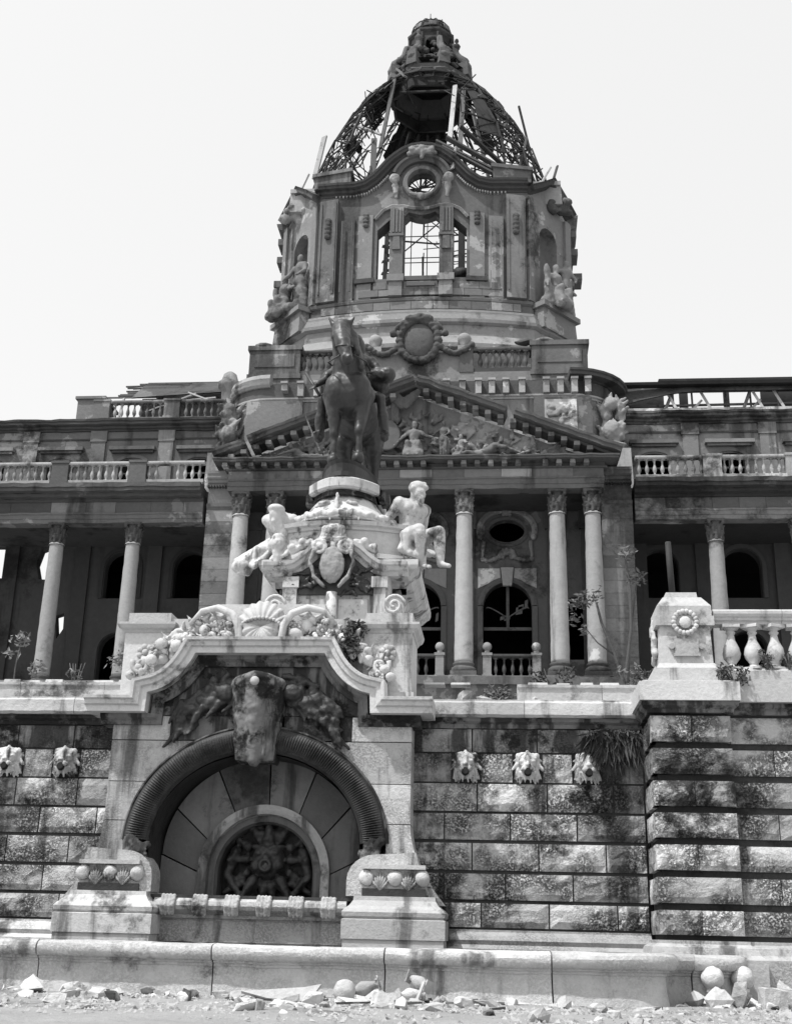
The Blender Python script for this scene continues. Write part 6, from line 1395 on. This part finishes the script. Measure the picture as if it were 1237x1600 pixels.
plant('tall_weed', 'tall single weed with leafy top at the far left parapet', 'weeds', (-7.3, 29, Z0), [([(-7.3, 29, Z0), (-7.32, 29, 7.4), (-7.25, 29, 8.0)], .025, .015)], [((-7.25, 29, 8.05), .25, 50), ((-7.5, 29, 7.7), .15, 20)], 'pale_leaf', .09)
plant('tall_weed', 'short leafy weed behind the left parapet beside the column', 'weeds', (-6.6, 29, Z0), [([(-6.75, 29, Z0), (-6.75, 29, 7.3)], .02, .012)], [((-6.75, 29, 7.3), .28, 50)], 'pale_leaf', .09)
shrub('dark ivy bush clinging to the right side of the fountain crest', 1.72, 25.35, 6.75, .42, .75, 520, 'leaf', .085, 'ivy', name='ivy_bush')
shrub('grassy weed growing on the ledge beside the pedestal of the corner pier', 9.55, 24.3, 5.95, .38, .5, 220, 'leaf', .05, 'weeds', name='weed_clump')
shrub('small weed between the first balusters of the right balustrade', 10.25, 24.5, 6.42, .16, .35, 70, 'leaf', .05, 'weeds', name='weed_clump')
shrub('small weed between the second and third balusters of the right balustrade', 10.68, 24.5, 6.42, .16, .35, 70, 'leaf', .05, 'weeds', name='weed_clump')
# dry grass hanging under the coping in the corner by the pier
q = random.Random(4); b = MB()
for k in range(900):
    cl = q.choice((6.95, 7.2, 7.3, 7.45, 7.6)); x = cl+q.gauss(0, .13); z = 5.42-q.random()*.3; L = q.uniform(.12, .8)*(1-.35*abs(x-7.3)); y = 25.95-q.random()*.12; dx = q.gauss(0, .22)
    b.add([(x-.01, y, z), (x+.01, y, z), (x+dx*.5+q.gauss(0, .03), y-.14, z-L*.35), (x+dx, y-.12-q.random()*.08, z-L)], [(0, 1, 2), (0, 2, 3)])
o = b.build('hanging_grass', 'leaf'); tag(o, 'tuft of dead grass hanging in the corner under the coping', 'grass')

# ------------------------------------------------------------------ rubble on the ground
CH = [chunk_mesh(500+k, 'rubble', .45+.06*(k % 5)) for k in range(14)]
CHD = [chunk_mesh(700+k, 'iron' if 0 else 'stain_shade_stone', .6) for k in range(4)]
q = random.Random(12); n = 0; pts = []
while n < 260:
    x = q.uniform(-4.6, 10.5); y = q.uniform(16.9, 21.3) if x < 7.6 else q.uniform(16.9, 23.6)
    s = q.choice((.05, .06, .07, .08, .1, .12, .16, .2)); 
    if x < 7.6 and q.random() < .6: y = 21.3-1.5*q.random()**1.6
    if q.random() < .3: x = q.gauss(2.6, 1.3)
    if x > 7.6 and q.random() < .6: x, y = q.uniform(7.9, 10.4), q.uniform(21.3, 23.4)
    me = q.choice(CH) if q.random() < .92 else q.choice(CHD)
    o = inst('rubble_stone', me, None, (x, y, .15), (q.uniform(-.2, .2), q.uniform(-.2, .2), q.uniform(0, 6)), (s*q.uniform(.9, 1.7), s*q.uniform(.8, 1.2), s*q.uniform(.6, 1.25)))
    tag(o, 'loose pale stone fragment among the rubble in front of the basin', 'stone', 'rubble stones strewn before the basin'); n += 1
g = MB(); q = random.Random(77)
for k in range(9000):
    x = q.uniform(-5.5, 11.5); y = 15.8+7.6*q.random()**.8
    if x < 7.7 and y > 21.4: continue
    s = .012+.035*q.random()**3; z = .16
    a = [Vector((q.uniform(-1, 1), q.uniform(-1, 1), q.uniform(.2, 1.0)))*s for _ in range(2)]; c = Vector((x, y, z))
    g.add([c+Vector((-s, -s*.6, 0)), c+Vector((s, -s*.8, 0)), c+Vector((s*.2, s, 0)), c+a[0]+Vector((0, 0, s*.4))], [(0, 1, 3), (1, 2, 3), (2, 0, 3)])
o = kind(g.build('gravel', 'rubble'), 'stuff'); o['label'] = 'fine gravel and stone chips on the ground'; o['category'] = 'gravel'
# larger, recognisable debris
def debris(name, label, cat, me, loc, rot=(0, 0, 0), scl=(1, 1, 1)):
    return tag(inst(name, me, None, loc, rot, scl), label, cat)
b = MB(); b.plate([(-.62, 0), (-.2, -.05), (.45, .02), (.6, .42), (.35, .30), (-.1, .16)], (), -.04, .05); SLAB = b.mesh('pale_stone')
debris('stone_slab', 'thin pointed white slab leaning on the rubble heap', 'slab', SLAB, (1.42, 20.2, .2), (R(-28), R(8), .1), (1, 1, .8))
debris('stone_slab', 'long wedge of pale stone lying right of the fallen balusters', 'slab', chunk_mesh(91, 'pale_stone', .35), (5.85, 20.6, .12), (0, .12, -.1), (.48, .2, .2))
debris('stone_slab', 'broken flat slab lying just right of the fallen balusters', 'slab', chunk_mesh(92, 'rubble', .4), (4.72, 20.4, .12), (0, .2, .3), (.34, .2, .22))
BB = baluster_mesh(.8, 'rubble', 1.25, 14)
for v in BB.vertices:
    v.co += Vector((noise.noise(v.co*5), noise.noise(v.co*5+Vector((5, 5, 5))), noise.noise(v.co*5+Vector((9, 1, 2)))))*.03
    if v.co.z > .6: v.co.z = .6+.1*noise.noise(v.co*9)
debris('fallen_baluster', 'broken bulbous baluster resting upright in front of the basin centre', 'baluster', BB, (2.48, 20.55, .3), (R(20), R(70), .4), (.8, .8, .8))
debris('fallen_baluster', 'broken baluster lying on its side at the rubble heap centre', 'baluster', BB, (3.25, 20.4, .28), (R(85), R(10), R(110)), (.75, .75, .75))
debris('fallen_baluster', 'second broken baluster propped against its neighbour on the heap', 'baluster', BB, (3.75, 20.45, .42), (R(70), R(-20), R(240)), (.7, .7, .7))
b = MB(); b.box(-.17, .17, -.15, .15, 0, .09); b.box(-.13, .13, -.11, .11, .09, .3); me = b.mesh('rubble'); debris('baluster_plinth', 'square baluster foot with raised edge beside the fallen balusters', 'stone', me, (3.02, 20.2, .16), (R(75), .2, .3))
for k, (x, y, r_, lb) in enumerate(((8.52, 22.75, .22, 'round stone ball nearest the basin end'), (9.08, 23.0, .22, 'darker round stone ball right of the first ball'), (2.42, 20.35, .2, 'round stone ball lying before the basin middle'))):
    b = MB(); b.ball((0, 0, 0), r_*.92, 20, 14, .03, k); b.lathe([(r_*.5, -r_*1.15), (r_*.5, -r_*.8)], 12); b.erode(.02, 9); debris('stone_ball', lb, 'stone ball', b.mesh('rubble'), (x, y, .62 if k < 2 else .33))
for k, (x, y, sx, sz, lb) in enumerate(((8.5, 22.2, .34, .36, 'white angular block at the right end of the basin'), (8.95, 22.35, .40, .46, 'largest pale block of the heap right of the basin'), (9.75, 22.6, .26, .5, 'upright pale stone at the far right edge'), (10.1, 22.0, .3, .26, 'low pale stone at the right frame edge'),
        (-2.75, 20.6, .42, .36, 'big rough stone lump by the basin at far left'), (-3.5, 20.8, .2, .2, 'small pale stone left of the rough lump'), (.1, 19.4, .19, .26, 'dark lump of stone standing in the middle foreground'), (-1.0, 19.2, .24, .16, 'dark flat stone in the left foreground'), (2.05, 19.6, .3, .24, 'pale rough stone below the pointed slab'), (-.05, 20.6, .17, .2, 'pale upright stone beside the dark lump'), (.35, 20.7, .2, .17, 'pale rounded stone at the foot of the basin'), (3.4, 19.3, .24, .2, 'rough stone in front of the fallen balusters'), (.95, 19.7, .3, .12, 'flat grey stone left of the pointed slab'))):
    debris('stone_block' if sx > .25 else 'stone_lump', lb, 'stone', chunk_mesh(800+k, 'stain_shade_stone' if 'dark' in lb else 'rubble', .7), (x, y, .13), (0, 0, k*1.3), (sx, sx*.75, sz))
b = MB(); b.box(-.2, .2, -.16, .16, 0, .36, n=6); b.erode(.03, 5); debris('stone_block', 'grey squared block in the right rubble heap', 'stone', b.mesh('rubble'), (9.42, 22.3, .12), (.05, .08, .2))
for k, (x, y) in enumerate(((8.55, 22.95), (9.1, 23.2), (8.15, 22.35), (9.7, 23.0), (10.2, 22.9))): debris('stone_lump', ('lump wedged under the nearest stone ball', 'lump carrying the darker stone ball', 'small lump against the end of the basin', 'lump behind the grey squared block', 'lump behind the low stone at the right frame edge')[k], 'stone', chunk_mesh(900+k, 'rubble', .7), (x, y, .1), (0, 0, k), (.28, .24, .32))
b = MB(); b.beam((3.55, 20.15, .15), (3.68, 20.35, .5), .05, .03); o = b.build('wood_stick', 'pale_timber'); tag(o, 'short pale stick leaning on the fallen balusters', 'stick')
for k in range(10):
    b = MB(); x = 1.8+q.uniform(-1.2, 3.0); y = 20+q.uniform(-1, .6); a = q.uniform(-.4, .4); L = q.uniform(.2, .5); b.beam((x, y, .2), (x+L*math.cos(a), y+L*math.sin(a), .22), .05, .03); o = b.build('wood_splinter', 'timber'); tag(o, 'dark thin wood splinter lying on the rubble', 'splinter', 'wood splinters in the rubble')
